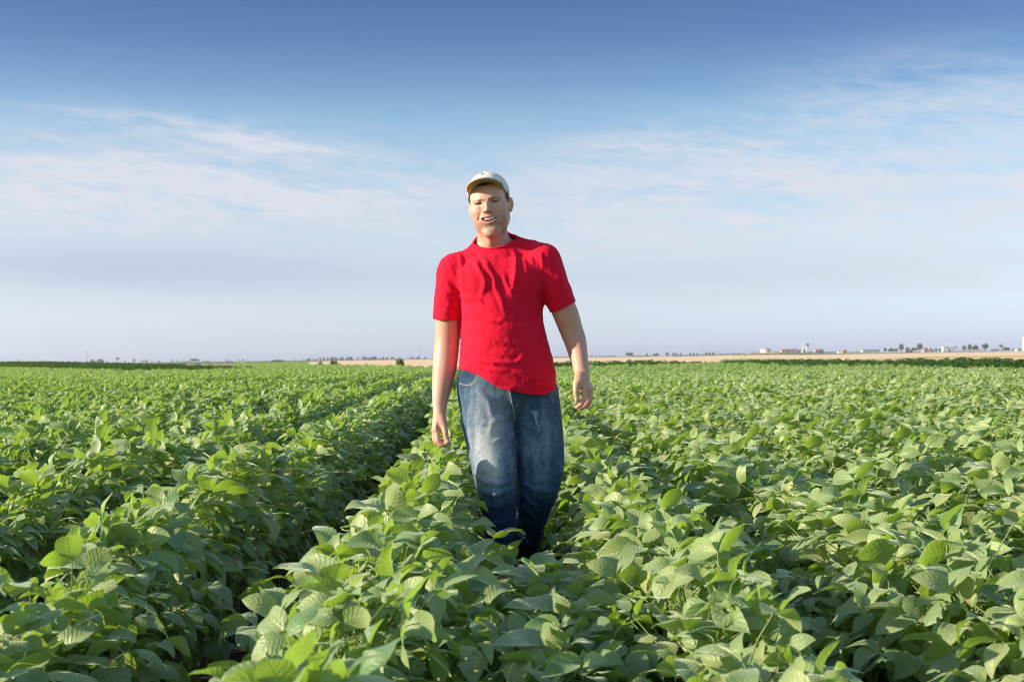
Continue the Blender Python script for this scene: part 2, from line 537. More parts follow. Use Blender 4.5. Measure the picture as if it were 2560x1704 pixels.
M = {}
def make_materials():
    M['skin'] = mat_skin(); M['red'] = mat_cloth_red(); M['denim'] = mat_denim()
    M['cap'] = mat_cap(); M['brim'] = mat_brim(); M['hair'] = mat_hair()
    M['brow'] = mat_hair('brown_eyebrow_hair', (0.06, 0.03, 0.016), (0.14, 0.08, 0.045))
    M['eye'] = mat_eye()
    M['teeth'] = mat_plain('ivory_teeth', (0.82, 0.76, 0.62), 0.3, 0.5, 0.05, 90)
    M['mouth'] = mat_plain('dark_mouth', (0.10, 0.02, 0.016), 0.5, 0.4, 0.2, 60)
    M['stitch'] = mat_plain('pale_jean_thread', (0.50, 0.42, 0.30), 0.8, 0.2, 0.2, 200)
    M['shoe'] = mat_plain('dark_shoe_leather', (0.03, 0.024, 0.02), 0.5, 0.4, 0.3, 30, 0.002)
    M['sole'] = mat_plain('rubber_sole', (0.05, 0.045, 0.04), 0.8, 0.2, 0.2, 30)
    M['emblem'] = mat_plain('grey_embroidery', (0.36, 0.35, 0.34), 0.8, 0.2, 0.3, 300)
    M['nail'] = mat_plain('pale_nail', (0.62, 0.40, 0.32), 0.3, 0.5, 0.05, 60)
    M['soy'] = leaf_base(NT('soybean_leaf'), (0.070, 0.175, 0.060), (0.370, 0.415, 0.160), (0.28, 0.34, 0.15), (0.42, 0.66, 0.028), 0.42, 0.65, 0.26)
    M['soyfar'] = leaf_base(NT('far_soybean_leaf'), (0.090, 0.200, 0.062), (0.370, 0.420, 0.160), (0.28, 0.34, 0.15), (0.42, 0.66, 0.028), 0.42, 0.65, 0.26, veins=False)
    M['stem'] = mat_plain('green_plant_stem', (0.17, 0.22, 0.07), 0.7, 0.3, 0.3, 20)
    M['maize'] = leaf_base(NT('maize_leaf'), (0.038, 0.095, 0.016), (0.075, 0.150, 0.026), (0.09, 0.15, 0.04), (0.16, 0.30, 0.02), 0.55, 0.0, 0.28, veins=False)

def mat_eye():
    t = NT('eyeball'); o = t.obj()
    sp = t.n('ShaderNodeSeparateXYZ'); t.t.links.new(o, sp.inputs[0])
    r = t.math('SQRT', t.math('ADD', t.math('POWER', sp.outputs[0], 2.0), t.math('POWER', sp.outputs[2], 2.0)))
    f = t.smooth(r, 0.0054, 0.0062); p = t.smooth(r, 0.0020, 0.0026)
    c = t.mix(p, (0.004, 0.004, 0.004), (0.07, 0.085, 0.09))
    c = t.mix(f, c, (0.62, 0.57, 0.53))
    return t.done(t.bsdf(c, 0.12, 0.5))
# ------------------------------------------------------------------ the walking man
def W(u, v, y=0.0):
    x, z = wp(u, v); return (x, y, z)
def cm(*a): return tuple(q / 100 for q in a)

HEAD_ROLL, HEAD_PITCH, HEAD_YAW = -8.0, -6.0, -7.5
HEAD_R = rot('Y', HEAD_ROLL) @ rot('X', -HEAD_PITCH) @ rot('Z', HEAD_YAW)
HEAD_T = np.array(W(1223.6, 506.0, -0.02))

# the open smile, in cm across the head: upper and lower edge of the lips' opening
def mouth_up(x): return -5.62 - 0.18 * (x / 3.3) ** 2
def mouth_lo(x): return -5.80 - 1.42 * np.clip(1 - (x / 3.3) ** 2, 0, 1)

def head_group():
    P = []
    E = lambda c, r, k=0.0, op=1, rm=None: P.append(Ell(cm(*c), cm(*r), k / 100, op, rm))
    K = lambda pts, rad, k=0.0, op=1: P.append(Cap([cm(*p) for p in pts], [q / 100 for q in (rad if hasattr(rad, '__len__') else [rad] * len(pts))], k / 100, op))
    E((0, 1.2, 3.2), (7.15, 9.3, 7.9))                      # skull
    E((0, -1.0, 1.5), (6.6, 7.6, 6.6), 2.0)                 # forehead
    E((0, -1.2, -4.0), (6.2, 7.3, 8.2), 2.5)               # face
    for s in (-1, 1):
        K([(5.8*s, 0.8, -2.0), (5.35*s, 0.2, -6.8), (2.0*s, -6.6, -11.2)], [1.25, 1.25, 1.35], 2.6)     # jaw line
        E((4.25*s, -5.45, -3.2), (2.4, 2.1, 2.0), 2.0)       # cheek bulged by the smile
        E((3.9*s, -4.4, -6.6), (2.5, 2.6, 3.2), 2.2)        # full cheek down to the jaw
        E((5.3*s, -3.8, -1.4), (1.5, 2.2, 1.4), 2.0)        # cheek bone
    E((0, -6.9, -11.6), (2.2, 1.9, 1.8), 2.2)               # chin
    E((0, -6.6, -6.6), (3.9, 2.0, 3.0), 1.8)                # muzzle
    K([(-4.9, -5.9, 1.6), (-2.2, -8.1, 1.3), (0, -8.2, 1.3), (2.2, -8.1, 1.3), (4.9, -5.9, 1.6)], [0.7, 0.9, 0.75, 0.9, 0.7], 1.2)   # brow ridge
    for s in (-1, 1):
        E((3.25*s, -9.2, -0.1), (2.0, 1.75, 0.95), 0.8, -1) # socket
        E((3.25*s, -6.6, -0.05), (1.5, 1.5, 1.25), 0.5)     # lids over the eyeball
        K([(1.9*s, -7.5, -1.15), (3.3*s, -7.8, -1.45), (4.7*s, -6.9, -1.05)], [0.25, 0.30, 0.25], 0.9)  # pouch under the eye
        K([(1.8*s, -7.9, 0.62), (3.3*s, -8.2, 0.72), (4.8*s, -7.0, 0.35)], [0.36, 0.46, 0.34], 0.6)    # lid fold, screwed up against the sun
        E((3.25*s, -8.6, -0.16), (1.45, 1.7, 0.22), 0.12, -1, rot('Y', 4*s))    # opening between the lids
    K([(0, -7.6, 1.3), (0, -8.7, 0.0), (0, -10.0, -2.0), (0, -10.55, -2.75)], [0.72, 0.70, 0.90, 0.98], 0.9)   # nose
    for s in (-1, 1):
        E((1.35*s, -9.2, -3.1), (0.75, 0.95, 0.70), 0.5)
        K([(0.9*s, -8.6, 1.0), (1.15*s, -8.4, -1.4)], [0.5, 0.55], 0.9)
        E((0.68*s, -9.75, -3.80), (0.32, 0.42, 0.30), 0.25, -1)
        K([(2.25*s, -8.9, -2.9), (3.35*s, -8.35, -4.3), (4.05*s, -7.35, -6.2)], [0.16, 0.28, 0.18], 0.9, -1)   # smile fold
    def arc(zf, y0, n=9, hw=3.25):
        xs = np.linspace(-hw, hw, n)
        return [(x, y0 + 0.155 * x * x, zf(x)) for x in xs]
    th = lambda m, n=9: [m * (0.35 + 0.65 * math.sin(math.pi * (i + .6) / (n + .2)) ** 0.7) for i in range(n)]
    K(arc(lambda x: float(mouth_up(x)) + 0.34 * (1 - (x/3.5)**2), -8.72), th(0.36), 0.45)   # upper lip
    K(arc(lambda x: float(mouth_lo(x)) - 0.46 * (1 - (x/3.5)**2), -8.55), th(0.46), 0.45)   # lower lip
    def cut(Pm):
        x, y, z = (Pm * 100).T
        d = np.maximum(z - mouth_up(x), mouth_lo(x) - z) * 0.9
        d = np.maximum(d, np.abs(x) - 3.2)
        d = np.maximum(d, (y - (-6.6 + 0.16 * x * x)))
        return d / 100
    P.append(Fn(cut, cm(0, -8, -6.3), 0.05, 0.0012, -1))
    K([(-1.2, -8.75, -9.2), (0, -8.95, -9.35), (1.2, -8.75, -9.2)], [0.15, 0.25, 0.15], 1.0, -1)     # hollow above the chin
    for s in (-1, 1):
        rm = rot('Z', -40 * s) @ rot('X', -10)
        nv = rm @ np.array([s, 0, 0])
        c = np.array([7.80*s, 1.5, -2.0])
        E(c, (0.55, 1.65, 2.8), 0.35, 1, rm)                       # ear
        E(c + nv*0.62 + np.array([0, 0, .35]), (0.52, 1.08, 1.95), 0.25, -1, rm)
        E((7.1*s, 0.3, -2.2), (0.45, 0.5, 0.7), 0.3)               # tragus
        E(c + np.array([-.25*s, -.45, -2.25]), (0.45, 0.75, 0.75), 0.5)
    return Group(P, HEAD_T, HEAD_R, 0.03)

def hand_r():
    y = -0.045
    k = []
    k.append(Tube([(*W(1101, 1018, y), .026, .022), (*W(1099, 1034, y), .0225, .030), (*W(1095, 1052, y), .0195, .040), (*W(1092, 1070, y), .0165, .042)], n=8))
    def finger(a, p, d, t, r): k.append(Cap([W(*a), W(*p), W(*d), W(*t)], [r * 1.06, r, r * 0.93, r * 0.80], 0.006))
    finger((1095, 1071, y-.030), (1098, 1098, y-.038), (1109, 1106.5, y-.038), (1120.5, 1106.5, y-.036), .0098)
    finger((1090, 1072, y-.009), (1091.5, 1100, y-.014), (1103, 1110.5, y-.016), (1116, 1110.5, y-.016), .0102)
    finger((1087.5, 1070, y+.012), (1087.5, 1096, y+.011), (1098, 1108, y+.008), (1111, 1110, y+.006), .0096)
    finger((1087, 1066, y+.031), (1087.5, 1086, y+.033), (1095.5, 1098, y+.031), (1106, 1101, y+.029), .0084)
    k.append(Cap([W(1105, 1034, y-.012), W(1112, 1057, y-.034), W(1116.5, 1079, y-.046), W(1121.5, 1099, y-.046)], [.017, .0135, .0108, .0092], .010))
    k.append(Ell(W(1106, 1052, y-.020), (.017, .022, .026), .012))
    for a in ((1093.5, 1073, y-.030), (1087.5, 1073, y-.008), (1085.5, 1071, y+.012)):
        k.append(Ell(W(*a), (.0075, .0085, .0085), .006))
    for a in ((1100, 1075, y-.012), (1098, 1073, y+.02)):
        k.append(Cap([W(*a), W(a[0]-12, a[1]+30, a[2])], .0012, .008, -1)) if False else None
    return k

def hand_l():
    y = -0.150
    k = []
    k.append(Tube([(*W(1451, 930, y+.012), .028, .022), (*W(1452, 945, y), .0265, .027), (*W(1456, 960, y), .024, .035), (*W(1461, 968, y), .021, .038)], n=8))
    def finger(a, p, d, t, r): k.append(Cap([W(*a), W(*p), W(*d), W(*t)], [r * 1.06, r, r * 0.93, r * 0.78], 0.006))
    finger((1456.5, 965, y-.030), (1455, 995, y-.038), (1446.5, 1006.5, y-.040), (1437, 1013.5, y-.040), .0098)
    finger((1464.5, 966, y-.011), (1464, 1000.5, y-.016), (1455, 1012, y-.018), (1444, 1016, y-.018), .0102)
    finger((1470, 966, y+.010), (1471, 998, y+.008), (1463, 1011, y+.006), (1452, 1015.5, y+.005), .0097)
    finger((1472.5, 963, y+.029), (1473.5, 986, y+.030), (1467, 999, y+.028), (1458, 1005, y+.027), .0085)
    k.append(Cap([W(1443, 938, y-.012), W(1436, 956, y-.032), W(1434, 977, y-.042), W(1436.8, 995, y-.044)], [.017, .0138, .0112, .0096], .010))
    k.append(Ell(W(1445, 954, y-.020), (.019, .022, .022), .012))
    for a in ((1459, 964.5, y-.031), (1468, 966, y-.011)):
        k.append(Ell(W(*a), (.008, .0085, .0085), .006))
    return k

ARM_R = [(*W(1134, 676, .018), .040, .042), (*W(1123, 740, .03), .046, .050), (*W(1119.5, 800, .045), .0505, .056), (*W(1117, 846, .05), .0485, .052),
         (*W(1114, 880, .045), .0482, .049), (*W(1111, 916, .03), .0465, .047), (*W(1106, 958, .0), .040, .041), (*W(1101.5, 996, -.03), .0305, .030), (*W(1101, 1020, -.043), .0262, .023)]
ARM_L = [(*W(1360, 664, -.028), .040, .042), (*W(1388, 728, -.03), .046, .050), (*W(1413, 783, -.025), .0490, .053), (*W(1427, 823, -.02), .0450, .049),
         (*W(1437, 852, -.03), .0425, .048), (*W(1442.5, 880, -.065), .0370, .045), (*W(1447, 906, -.105), .0315, .036), (*W(1450.5, 932, -.138), .0285, .023)]

def body_groups():
    torso = Group([
        Tube([(*W(1262, 1010, .02), .165, .10), (*W(1262, 930, .0), .160, .105), (*W(1260, 840, .0), .145, .105), (*W(1257, 745, .0), .148, .105), (*W(1250, 680, .02), .150, .09), (*W(1240, 645, .03), .10, .06), (*W(1234, 620, .035), .055, .05)], n=14),
        Cap([W(1128, 668, .015), W(1190, 636, .03), W(1234, 618, .035), W(1300, 622, .02), W(1368, 655, -.03)], [.036, .030, .036, .030, .036], .03)])
    neck = Group([Tube([(*W(1238, 640, .04), .064, .056), (*W(1235, 612, .030), .0610, .058), (*W(1231.5, 588, .018), .0585, .060), (*W(1228, 560, .010), .0575, .060), (*W(1222, 520, .008), .055, .06)], n=9),
                  Cap([W(1206, 556, -.005), W(1226, 606, -.026)], [.012, .010], .025), Cap([W(1256, 552, -.005), W(1232, 606, -.026)], [.012, .010], .025),
                  Ell(W(1229.5, 597, -.038), (.010, .010, .013), .022)], k=.03)
    legs = Group([
        Tube([(*W(1220, 1000, .0), .075, .075), (*W(1231, 1110, -.045), .062, .065), (*W(1240, 1215, -.07), .042, .048), (*W(1253, 1340, -.045), .040, .045), (*W(1260, 1530, -.01), .032, .036)]),
        Tube([(*W(1326, 1000, .02), .075, .075), (*W(1346, 1110, .01), .062, .065), (*W(1348, 1215, .0), .042, .048), (*W(1325, 1325, .15), .038, .045), (*W(1313, 1450, .35), .032, .036)], k=.02)], k=.02)
    armr = Group([Tube(ARM_R, n=48)] + hand_r(), k=.03)
    arml = Group([Tube(ARM_L, n=48)] + hand_l(), k=.03)
    return [torso, legs, neck, head_group(), armr, arml]

def build_body(parent, h=0.0028):
    gs = body_groups()
    V, Q = polygonise(lambda P: evalf(gs, P), (-0.34, -0.24, 0.10), (0.36, 0.46, 1.86), h)
    V = relax(V, Q, 2, 0.35)
    me = np_mesh('person_body', V, Q, mat=M['skin'])
    # colouring that belongs to the skin itself: lips, brows, stubble, ruddy ears and knuckles; plus painted socket shade
    L = gs[3].local(V) * 100
    x, y, z = L.T
    col = np.tile(np.array([0.56, 0.282, 0.205], np.float32), (len(V), 1))
    def blend(w, c):
        w = np.clip(w, 0, 1)[:, None]; col[:] = col * (1 - w) + np.array(c, np.float32) * w
    hd = (V[:, 2] > W(0, 600)[2]) & (np.abs(x) < 10) & (z > -14)
    nz = vnoise(L * 2.2); nf = vnoise(L * 9)
    g = lambda cx, cy, cz, rx, ry, rz: np.exp(-(((x-cx)/rx)**2 + ((y-cy)/ry)**2 + ((z-cz)/rz)**2))
    front = hd & (y < -3)
    blend(hd * 1.0, (0.620, 0.345, 0.262))
    blend(hd * (0.22 + .3 * nz), (0.62, 0.29, 0.20))
    for s in (-1, 1):
        blend(g(4.4*s, -6.5, -2.6, 2.2, 3, 1.6) * 0.45 * hd, (0.66, 0.31, 0.21))
        blend(g(8.2*s, 1.5, -2.0, 1.3, 2.6, 3.2) * 0.85 * hd, (0.66, 0.24, 0.16))
    blend(g(0, -10.5, -2.6, 1.3, 1.5, 1.0) * 0.5 * hd, (0.66, 0.30, 0.21))
    # stubble along jaw, chin and upper lip
    jaw = np.clip((-6.0 - z + 0.30*np.maximum(np.abs(x)-2.5, 0)*1.6) / 1.6, 0, 1) * np.clip((z + 14.2) / 2.6, 0, 1)
    side = np.clip((np.abs(x) - 5.2) / 1.0, 0, 1) * np.clip((-1.5 - z) / 2, 0, 1)
    mous = np.exp(-(((z + 4.7) / 0.55)**2)) * (np.abs(x) < 3.0)
    st = np.maximum(np.maximum(jaw, side * 0.8), mous * 0.7) * hd * (y < 1.5)
    blend(st * (0.54 + 0.25 * nf), (0.23, 0.145, 0.09))
    blend(np.exp(-((x/1.5)**2 + ((z+11.3)/0.9)**2)) * front * 0.45, (0.15, 0.09, 0.06))
    # lips
    ax = np.abs(x)
    fr3 = np.clip(1 - (x / 3.45) ** 2, 0, 1)
    lu = mouth_up(x) + 0.40 * fr3; ll = mouth_lo(x) - 0.52 * fr3
    lipu = np.exp(-(((z - lu) / (0.40 * fr3 + .06)) ** 4)) * (ax < 3.4)
    lipl = np.exp(-(((z - ll) / (0.50 * fr3 + .06)) ** 4)) * (ax < 3.3)
    blend(np.maximum(lipu * 0.8, lipl) * front * (y < -6.5) * 0.95, (0.62, 0.215, 0.20))
    ins_ = (z < mouth_up(x) + .04) & (z > mouth_lo(x) - .04) & (ax < 3.2) & (y > -8.6 + 0.155*x*x) & front
    blend(ins_ * 1.0, (0.10, 0.022, 0.018))
    # brows and lashes, then shade painted into the eye sockets
    for s in (-1, 1):
        t = (x*s - 1.0) / 4.4
        bz = 0.98 + 0.60*np.clip(t, 0, 0.55) - 1.7*np.clip(t - 0.55, 0, 1)
        b = np.exp(-(((z - bz) / (0.56 - 0.24*np.clip(t, 0, 1)))**4)) * np.clip(t*6 + 0.6, 0, 1) * np.clip((1.08 - t)*5, 0, 1)
        blend(b * (0.90 + 0.25*nf) * front, (0.055, 0.028, 0.014))
        lash = np.exp(-(((z + 0.10) / 0.40)**4) - (((x - 3.25*s) / 1.72)**4))
        blend(lash * front * (y < -5.5) * 0.92, (0.035, 0.016, 0.011))
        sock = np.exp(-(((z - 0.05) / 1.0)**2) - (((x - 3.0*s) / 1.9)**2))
        blend(sock * front * 0.45, (0.42, 0.20, 0.13))  # darker skin colour stands in for shade in the sockets
    # scalp under the cap: cropped hair
    hl = np.clip((z - 6.5 - 0.25*np.abs(nz)) / 0.4, 0, 1)
    blend(hl * hd * (y < 0) * (np.abs(x) < 5.5) * 0.9, (0.045, 0.028, 0.018))
    # knuckles, finger joints, arms a little ruddier towards the hand
    hz = np.clip((W(0, 1000)[2] - V[:, 2]) / 0.05, 0, 1) * (V[:, 0] < W(1140, 1000)[0])
    hz = np.maximum(hz, np.clip((W(0, 930)[2] - V[:, 2]) / 0.05, 0, 1) * (V[:, 0] > W(1415, 950)[0]))
    blend(hz * (0.35 + 0.25*vnoise(V*90)), (0.64, 0.32, 0.22))
    arm = ((V[:, 0] < W(1156, 850)[0]) | (V[:, 0] > W(1375, 800)[0])) & (V[:, 2] < W(0, 740)[2])
    blend(arm * (0.30 + .25 * vnoise(V * 24)), (0.50, 0.24, 0.145))
    hairs = np.clip(vnoise(V * np.array([330, 330, 90])) * 1.6, 0, 1) * arm * (1 - hz)
    blend(hairs * 0.38, (0.42, 0.24, 0.13))
    add_color(me, 'skin_colour', col)
    return link('person_body', me, parent)

def hl(*a):     # head coordinates in cm to the man's
    return tuple(HEAD_R @ (np.array(a) / 100) + HEAD_T)

def build_face_parts(body):
    for s in (-1, 1):
        bm = bmesh.new(); bmesh.ops.create_uvsphere(bm, u_segments=24, v_segments=16, radius=0.0118)
        for f in bm.faces: f.smooth = True
        me = bpy.data.meshes.new('eye'); bm.to_mesh(me); bm.free(); me.materials.append(M['eye'])
        o = link('eye', me, body); o.location = hl(3.25*s, -6.62, -0.1)
        o.rotation_euler = Matrix((HEAD_R @ rot('Z', 4)).tolist()).to_euler()
    b = MB()
    # upper teeth: a curved row, each tooth bulging a little
    n = 10; pts = []
    V = []; F = []
    cols = n * 6
    for i in range(cols + 1):
        q = i / cols * 2 - 1; xx = q * 2.55
        yy = -8.50 + 0.165 * xx * xx
        ph = (i % 6) / 6 * math.pi
        bulge = 0.10 * abs(math.sin(ph))
        zl = -6.72 + 0.62 * abs(q)**2.2 + 0.10 * (1 - abs(math.sin(ph)))**2 - (0.06 if abs(q) < .21 else 0)
        for j, zz in enumerate((-5.25, -5.75, zl + .05, zl)):
            V.append(hl(xx, yy - (bulge if j in (1, 2) else 0) + (0.15 if j == 3 else 0), zz))
    for i in range(cols):
        for j in range(3):
            a = i*4 + j; F.append((a, a+1, a+5, a+4))
    b.add(V, F); b.build('teeth', M['teeth'], body, smooth=True)
    # brows: raised tufts of hair
    # nails
    for (c, d) in ((W(1122.5, 1098, -.045-.0545), 14), (W(1435.6, 994, -.150-.0525), -8)):
        bm = bmesh.new(); bmesh.ops.create_uvsphere(bm, u_segments=14, v_segments=8, radius=1.0)
        for v in bm.verts: v.co = Vector((v.co.x*.0050, v.co.y*.0014, v.co.z*.0066))
        for f in bm.faces: f.smooth = True
        me = bpy.data.meshes.new('thumb_nail'); bm.to_mesh(me); bm.free(); me.materials.append(M['nail'])
        o = link('thumb_nail', me, body); o.location = c; o.rotation_euler = (0, R(-d), 0)

def build_hair(parent):
    gs = Group([Ell(cm(0, 1.2, 3.2), cm(7.75, 9.7, 8.3)), Ell(cm(0, -1.0, 2.0), cm(7.25, 8.15, 7.2), .02), Ell(cm(0, 2.2, -2.0), cm(7.0, 8.0, 6.6), .02)], HEAD_T, HEAD_R)
    lo = np.array(HEAD_T) - 0.14; hi = np.array(HEAD_T) + 0.14
    V, Q = polygonise(lambda P: gs.d(P), lo, hi, 0.0032)
    V = relax(V, Q, 1, .4)
    L = gs.local(V) * 100; x, y, z = L.T
    nz = vnoise(L * 1.6) * 0.5 + vnoise(L * 6) * .25
    # the hairline: high at the forehead, down the temples, a sideburn before the ear
    a = np.abs(x)
    line = np.where(a < 5.0, 6.75, 6.75 - (a - 5.0) * 0.9)
    f1 = z - line + nz * .6                                  # above the forehead line
    f2 = np.minimum(y + 2.6 + 0.35*np.maximum(3.5 - z, 0)*0.25 + nz * .5, z + 1.6 + nz)   # beside it
    f3 = np.minimum(y - 2.6, z + 6.5 + nz)
    f = np.maximum(np.maximum(f1, f2), f3)
    N = vnormals(V, Q)
    V = V + N * (vnoise(V * np.array([500, 500, 260]))[:, None] * 0.0009)
    V2, Q2, used = keep_faces(V, Q, f > 0)
    f = f[used]
    # tuck the border into the head
    V2 = V2 - (N[used]) * (np.clip(0.35 - f, 0, 1.2)[:, None] * 0.006)
    return link('hair', np_mesh('hair', V2, Q2, mat=M['hair']), parent)

def build_cap(person):
    t = empty('baseball_cap'); t.parent = person
    # crown: six panels, rim tilting down to the back
    V = []; F = []; nt, nph = 96, 30
    c0 = np.array([0, 1.15, 3.5]); rr = np.array([8.12, 10.1, 8.15])
    def rimz(th):                     # th 0 = front
        return 1.55 + 4.95 * math.cos(th) + 0.95 * math.cos(2*th)
    def crown(th, q):
        zr = (rimz(th) - c0[2]) / rr[2]
        ph1 = math.acos(max(-1, min(1, zr)))
        ph = q * ph1
        sx, sy, sz = math.sin(th), -math.cos(th), math.cos(ph)
        s = math.sin(ph)
        k = 1.0 + 0.010 * (1 - abs(math.sin(3 * th))**0.35) * (-1) + 0.004*float(vnoise(np.array([[th*2.2, q*5, 1.0]]))[0])
        fr = max(0, math.cos(th)) ** 2 * math.sin(ph) ** 2
        bulge = np.array([0, -0.35, 0.75]) * fr * (0.6 if ph < 1.2 else 0.6)
        if s > 1: s = 1
        if math.cos(th) > 0: k *= 1 + .020 * math.exp(-(th / .16) ** 2) * s
        return c0 + rr * np.array([sx * s, sy * s, sz]) * k + bulge
    for j in range(nph + 1):
        for i in range(nt):
            V.append(hl(*crown(2*math.pi*i/nt, j/nph)))
    for j in range(nph):
        for i in range(nt):
            a = j*nt + i; b = j*nt + (i+1) % nt
            F.append((a, a + nt, b + nt, b))
    m = MB(); m.add(V, F); o = m.build('crown', M['cap'], t, smooth=True)
    sd = o.modifiers.new('thick', 'SOLIDIFY'); sd.thickness = 0.0028; sd.offset = -1
    # button on top
    m = MB(); pts = [hl(*(crown(0, 0) + np.array([0, 0, z]))) for z in (-.1, .25, .42)]
    m.tube(pts, [.0078, .0072, .003], 14); m.build('top_button', M['cap'], t, smooth=True)
    # brim: bent down strongly at both corners
    ns, ntt = 48, 10; V = []; F = []; worn = []
    for i in range(ns + 1):
        s = i / ns * 2 - 1
        th = s * R(66)
        a = crown(th, 1.0)
        ex = 7.15 * math.sin(s * R(84)); ca = max(0.0, math.cos(s * R(88)))
        ey = -3.6 - 11.7 * ca ** 0.75
        ez = 4.3 + 4.35 * ca ** 0.9
        e = np.array([ex, ey, ez])
        for j in range(ntt + 1):
            q = j / ntt
            p = a * (1 - q) + e * q
            p[2] += 0.75 * math.sin(q * math.pi) * ca
            p = p + np.array([0, 0, .05 * math.sin(i * 1.7) * q])
            V.append(hl(*p)); worn.append(0.0)
    for i in range(ns):
        for j in range(ntt):
            a = i*(ntt+1) + j
            F.append((a, a+1, a+ntt+2, a+ntt+1))
    m = MB(); m.add(V, F); o = m.build('brim', M['cap'], t, smooth=True)
    o.data.materials.append(M['brim'])
    sd = o.modifiers.new('thick', 'SOLIDIFY'); sd.thickness = 0.0065; sd.offset = 1
    sd.material_offset = 1; sd.material_offset_rim = 1
    return t, o, crown

def build_emblem(t, crown):
    m = MB()
    def on(x, z):          # a point on the front panel, x and z in cm across the head
        th = math.asin(max(-1, min(1, x / 7.0)))
        lo_, hi_ = 0.0, 1.0
        for _ in range(24):
            mid = (lo_ + hi_) / 2
            if crown(th, mid)[2] > z: lo_ = mid
            else: hi_ = mid
        p = crown(th, hi_) + np.array([0, -.10, .07]); p[0] = x
        return hl(*p)
    c = (-0.65, 11.05)
    loop = [on(c[0] + .50*math.cos(a), c[1] + .26*math.sin(a)) for a in np.linspace(0.3, 5.9, 16)]
    m.tube(loop, .0010, 5)
    m.tube([on(c[0]-.15+.25*math.cos(a), c[1]+.0+.13*math.sin(a)) for a in np.linspace(-1, 4.2, 10)], .0011, 5)
    m.tube([on(c[0]+.35, c[1]+.18), on(c[0]+.75, c[1]-.05), on(c[0]+.62, c[1]-.25)], .0011, 5)
    m.tube([on(c[0]-.55, c[1]-.16), on(c[0]-.75, c[1]-.3), on(c[0]-.2, c[1]-.33)], .0011, 5)
    return m.build('emblem', M['emblem'], t, smooth=True)

# ---- shirt
def shirt_groups():
    return [
        Group([Tube([(*W(1270, 1035, .0), .186, .132), (*W(1270, 985, -.005), .1885, .136), (*W(1268, 950, -.008), .1895, .139), (*W(1264, 905, -.008), .1810, .140), (*W(1259, 850, -.008), .1660, .136), (*W(1256, 800, -.006), .1570, .131),
                     (*W(1255, 750, -.003), .1590, .126), (*W(1251, 700, .006), .158, .112), (*W(1245, 660, .018), .140, .095), (*W(1239, 636, .028), .105, .080), (*W(1234, 614, .028), .074, .078), (*W(1232, 590, .020), .0645, .069), (*W(1230, 565, .020), .063, .067)], n=26),
               Cap([W(1138, 686, .015), W(1166, 660, .022), W(1198, 637, .028), W(1236, 628, .03), W(1284, 622, .022), W(1325, 633, .005), W(1357, 658, -.025)], [.058, .054, .048, .046, .048, .054, .058], .03),
               Ell(W(1205, 705, -.060), (.085, .055, .075), .04), Ell(W(1303, 700, -.065), (.085, .055, .075), .04)]),
        Group([Tube([(*W(1133, 672, .015), .060, .066), (*W(1123, 725, .028), .0570, .066), (*W(1117, 780, .04), .0560, .066), (*W(1115.5, 830, .05), .0565, .066)], n=10)], k=.03),
        Group([Tube([(*W(1362, 650, -.028), .060, .066), (*W(1386, 712, -.03), .0560, .066), (*W(1407, 768, -.026), .0545, .064), (*W(1424, 815, -.02), .0545, .064)], n=10)], k=.03)]

def interp_pts(u, pts):
    pts = np.array(pts, np.float64)
    return np.interp(u, pts[:, 0], pts[:, 1])

HEM = [(1120, 912), (1148, 921), (1172, 927), (1197, 936), (1220, 950), (1241, 964), (1262, 971.5), (1285, 976.5), (1315, 982), (1343, 985), (1366, 983), (1384, 976), (1394, 968), (1420, 962)]
SHIRT_FOLDS = [   # path in photo pixels, height (m), half width (m)
    ([(1149,628),(1152,655),(1160,690),(1159,722)], .0065, .0075),
    ([(1167,628),(1188,655),(1207,686),(1212,722),(1200,748)], .0075, .0085),
    ([(1190,628),(1213,660),(1230,690),(1239,724),(1253,757),(1264,786)], .0060, .0075),
    ([(1281,628),(1287,655),(1287,700),(1281,740)], .0095, .0100),
    ([(1258,694),(1268,715),(1279,742)], .0060, .0080),
    ([(1305,725),(1322,748),(1335,776)], .0080, .0065),
    ([(1322,640),(1333,662)], .0060, .0065),
    ([(1350,630),(1356,655),(1359,676)], .0065, .0060),
    ([(1158,745),(1180,746),(1195,752),(1210,765)], .0060, .0060),
    ([(1158,770),(1190,788),(1215,800),(1246,806),(1262,798)], .0055, .0080),
    ([(1250,806),(1290,818),(1316,815),(1331,800)], .0060, .0080),
    ([(1155,812),(1180,826),(1215,842),(1262,856),(1304,862)], .0050, .0090),
    ([(1296,872),(1309,884),(1296,898)], .0050, .0090),
    ([(1150,876),(1190,896),(1240,908),(1290,906),(1318,890)], .0060, .0090),
    ([(1146,898),(1180,908),(1225,922),(1268,926)], .0065, .0080),
    ([(1150,912),(1200,930),(1244,952),(1290,966),(1312,972)], .0060, .0075),
    ([(1290,930),(1330,944),(1370,938),(1388,925)], .0070, .0110),
    ([(1330,965),(1366,962),(1388,950)], .0060, .0090),
    ([(1372,905),(1350,920),(1320,926)], .0050, .0080),
    ([(1098,690),(1112,700),(1130,722),(1150,742)], .0040, .0075),
    ([(1092,726),(1116,736),(1144,750)], .0035, .0070),
    ([(1088,760),(1112,764),(1146,766)], .0030, .0060),
    ([(1364,700),(1376,716),(1392,726)], .0040, .0080),
    ([(1362,730),(1380,742),(1404,744)], .0035, .0070),
    ([(1388,660),(1396,690),(1410,720)], .0030, .0080),
]

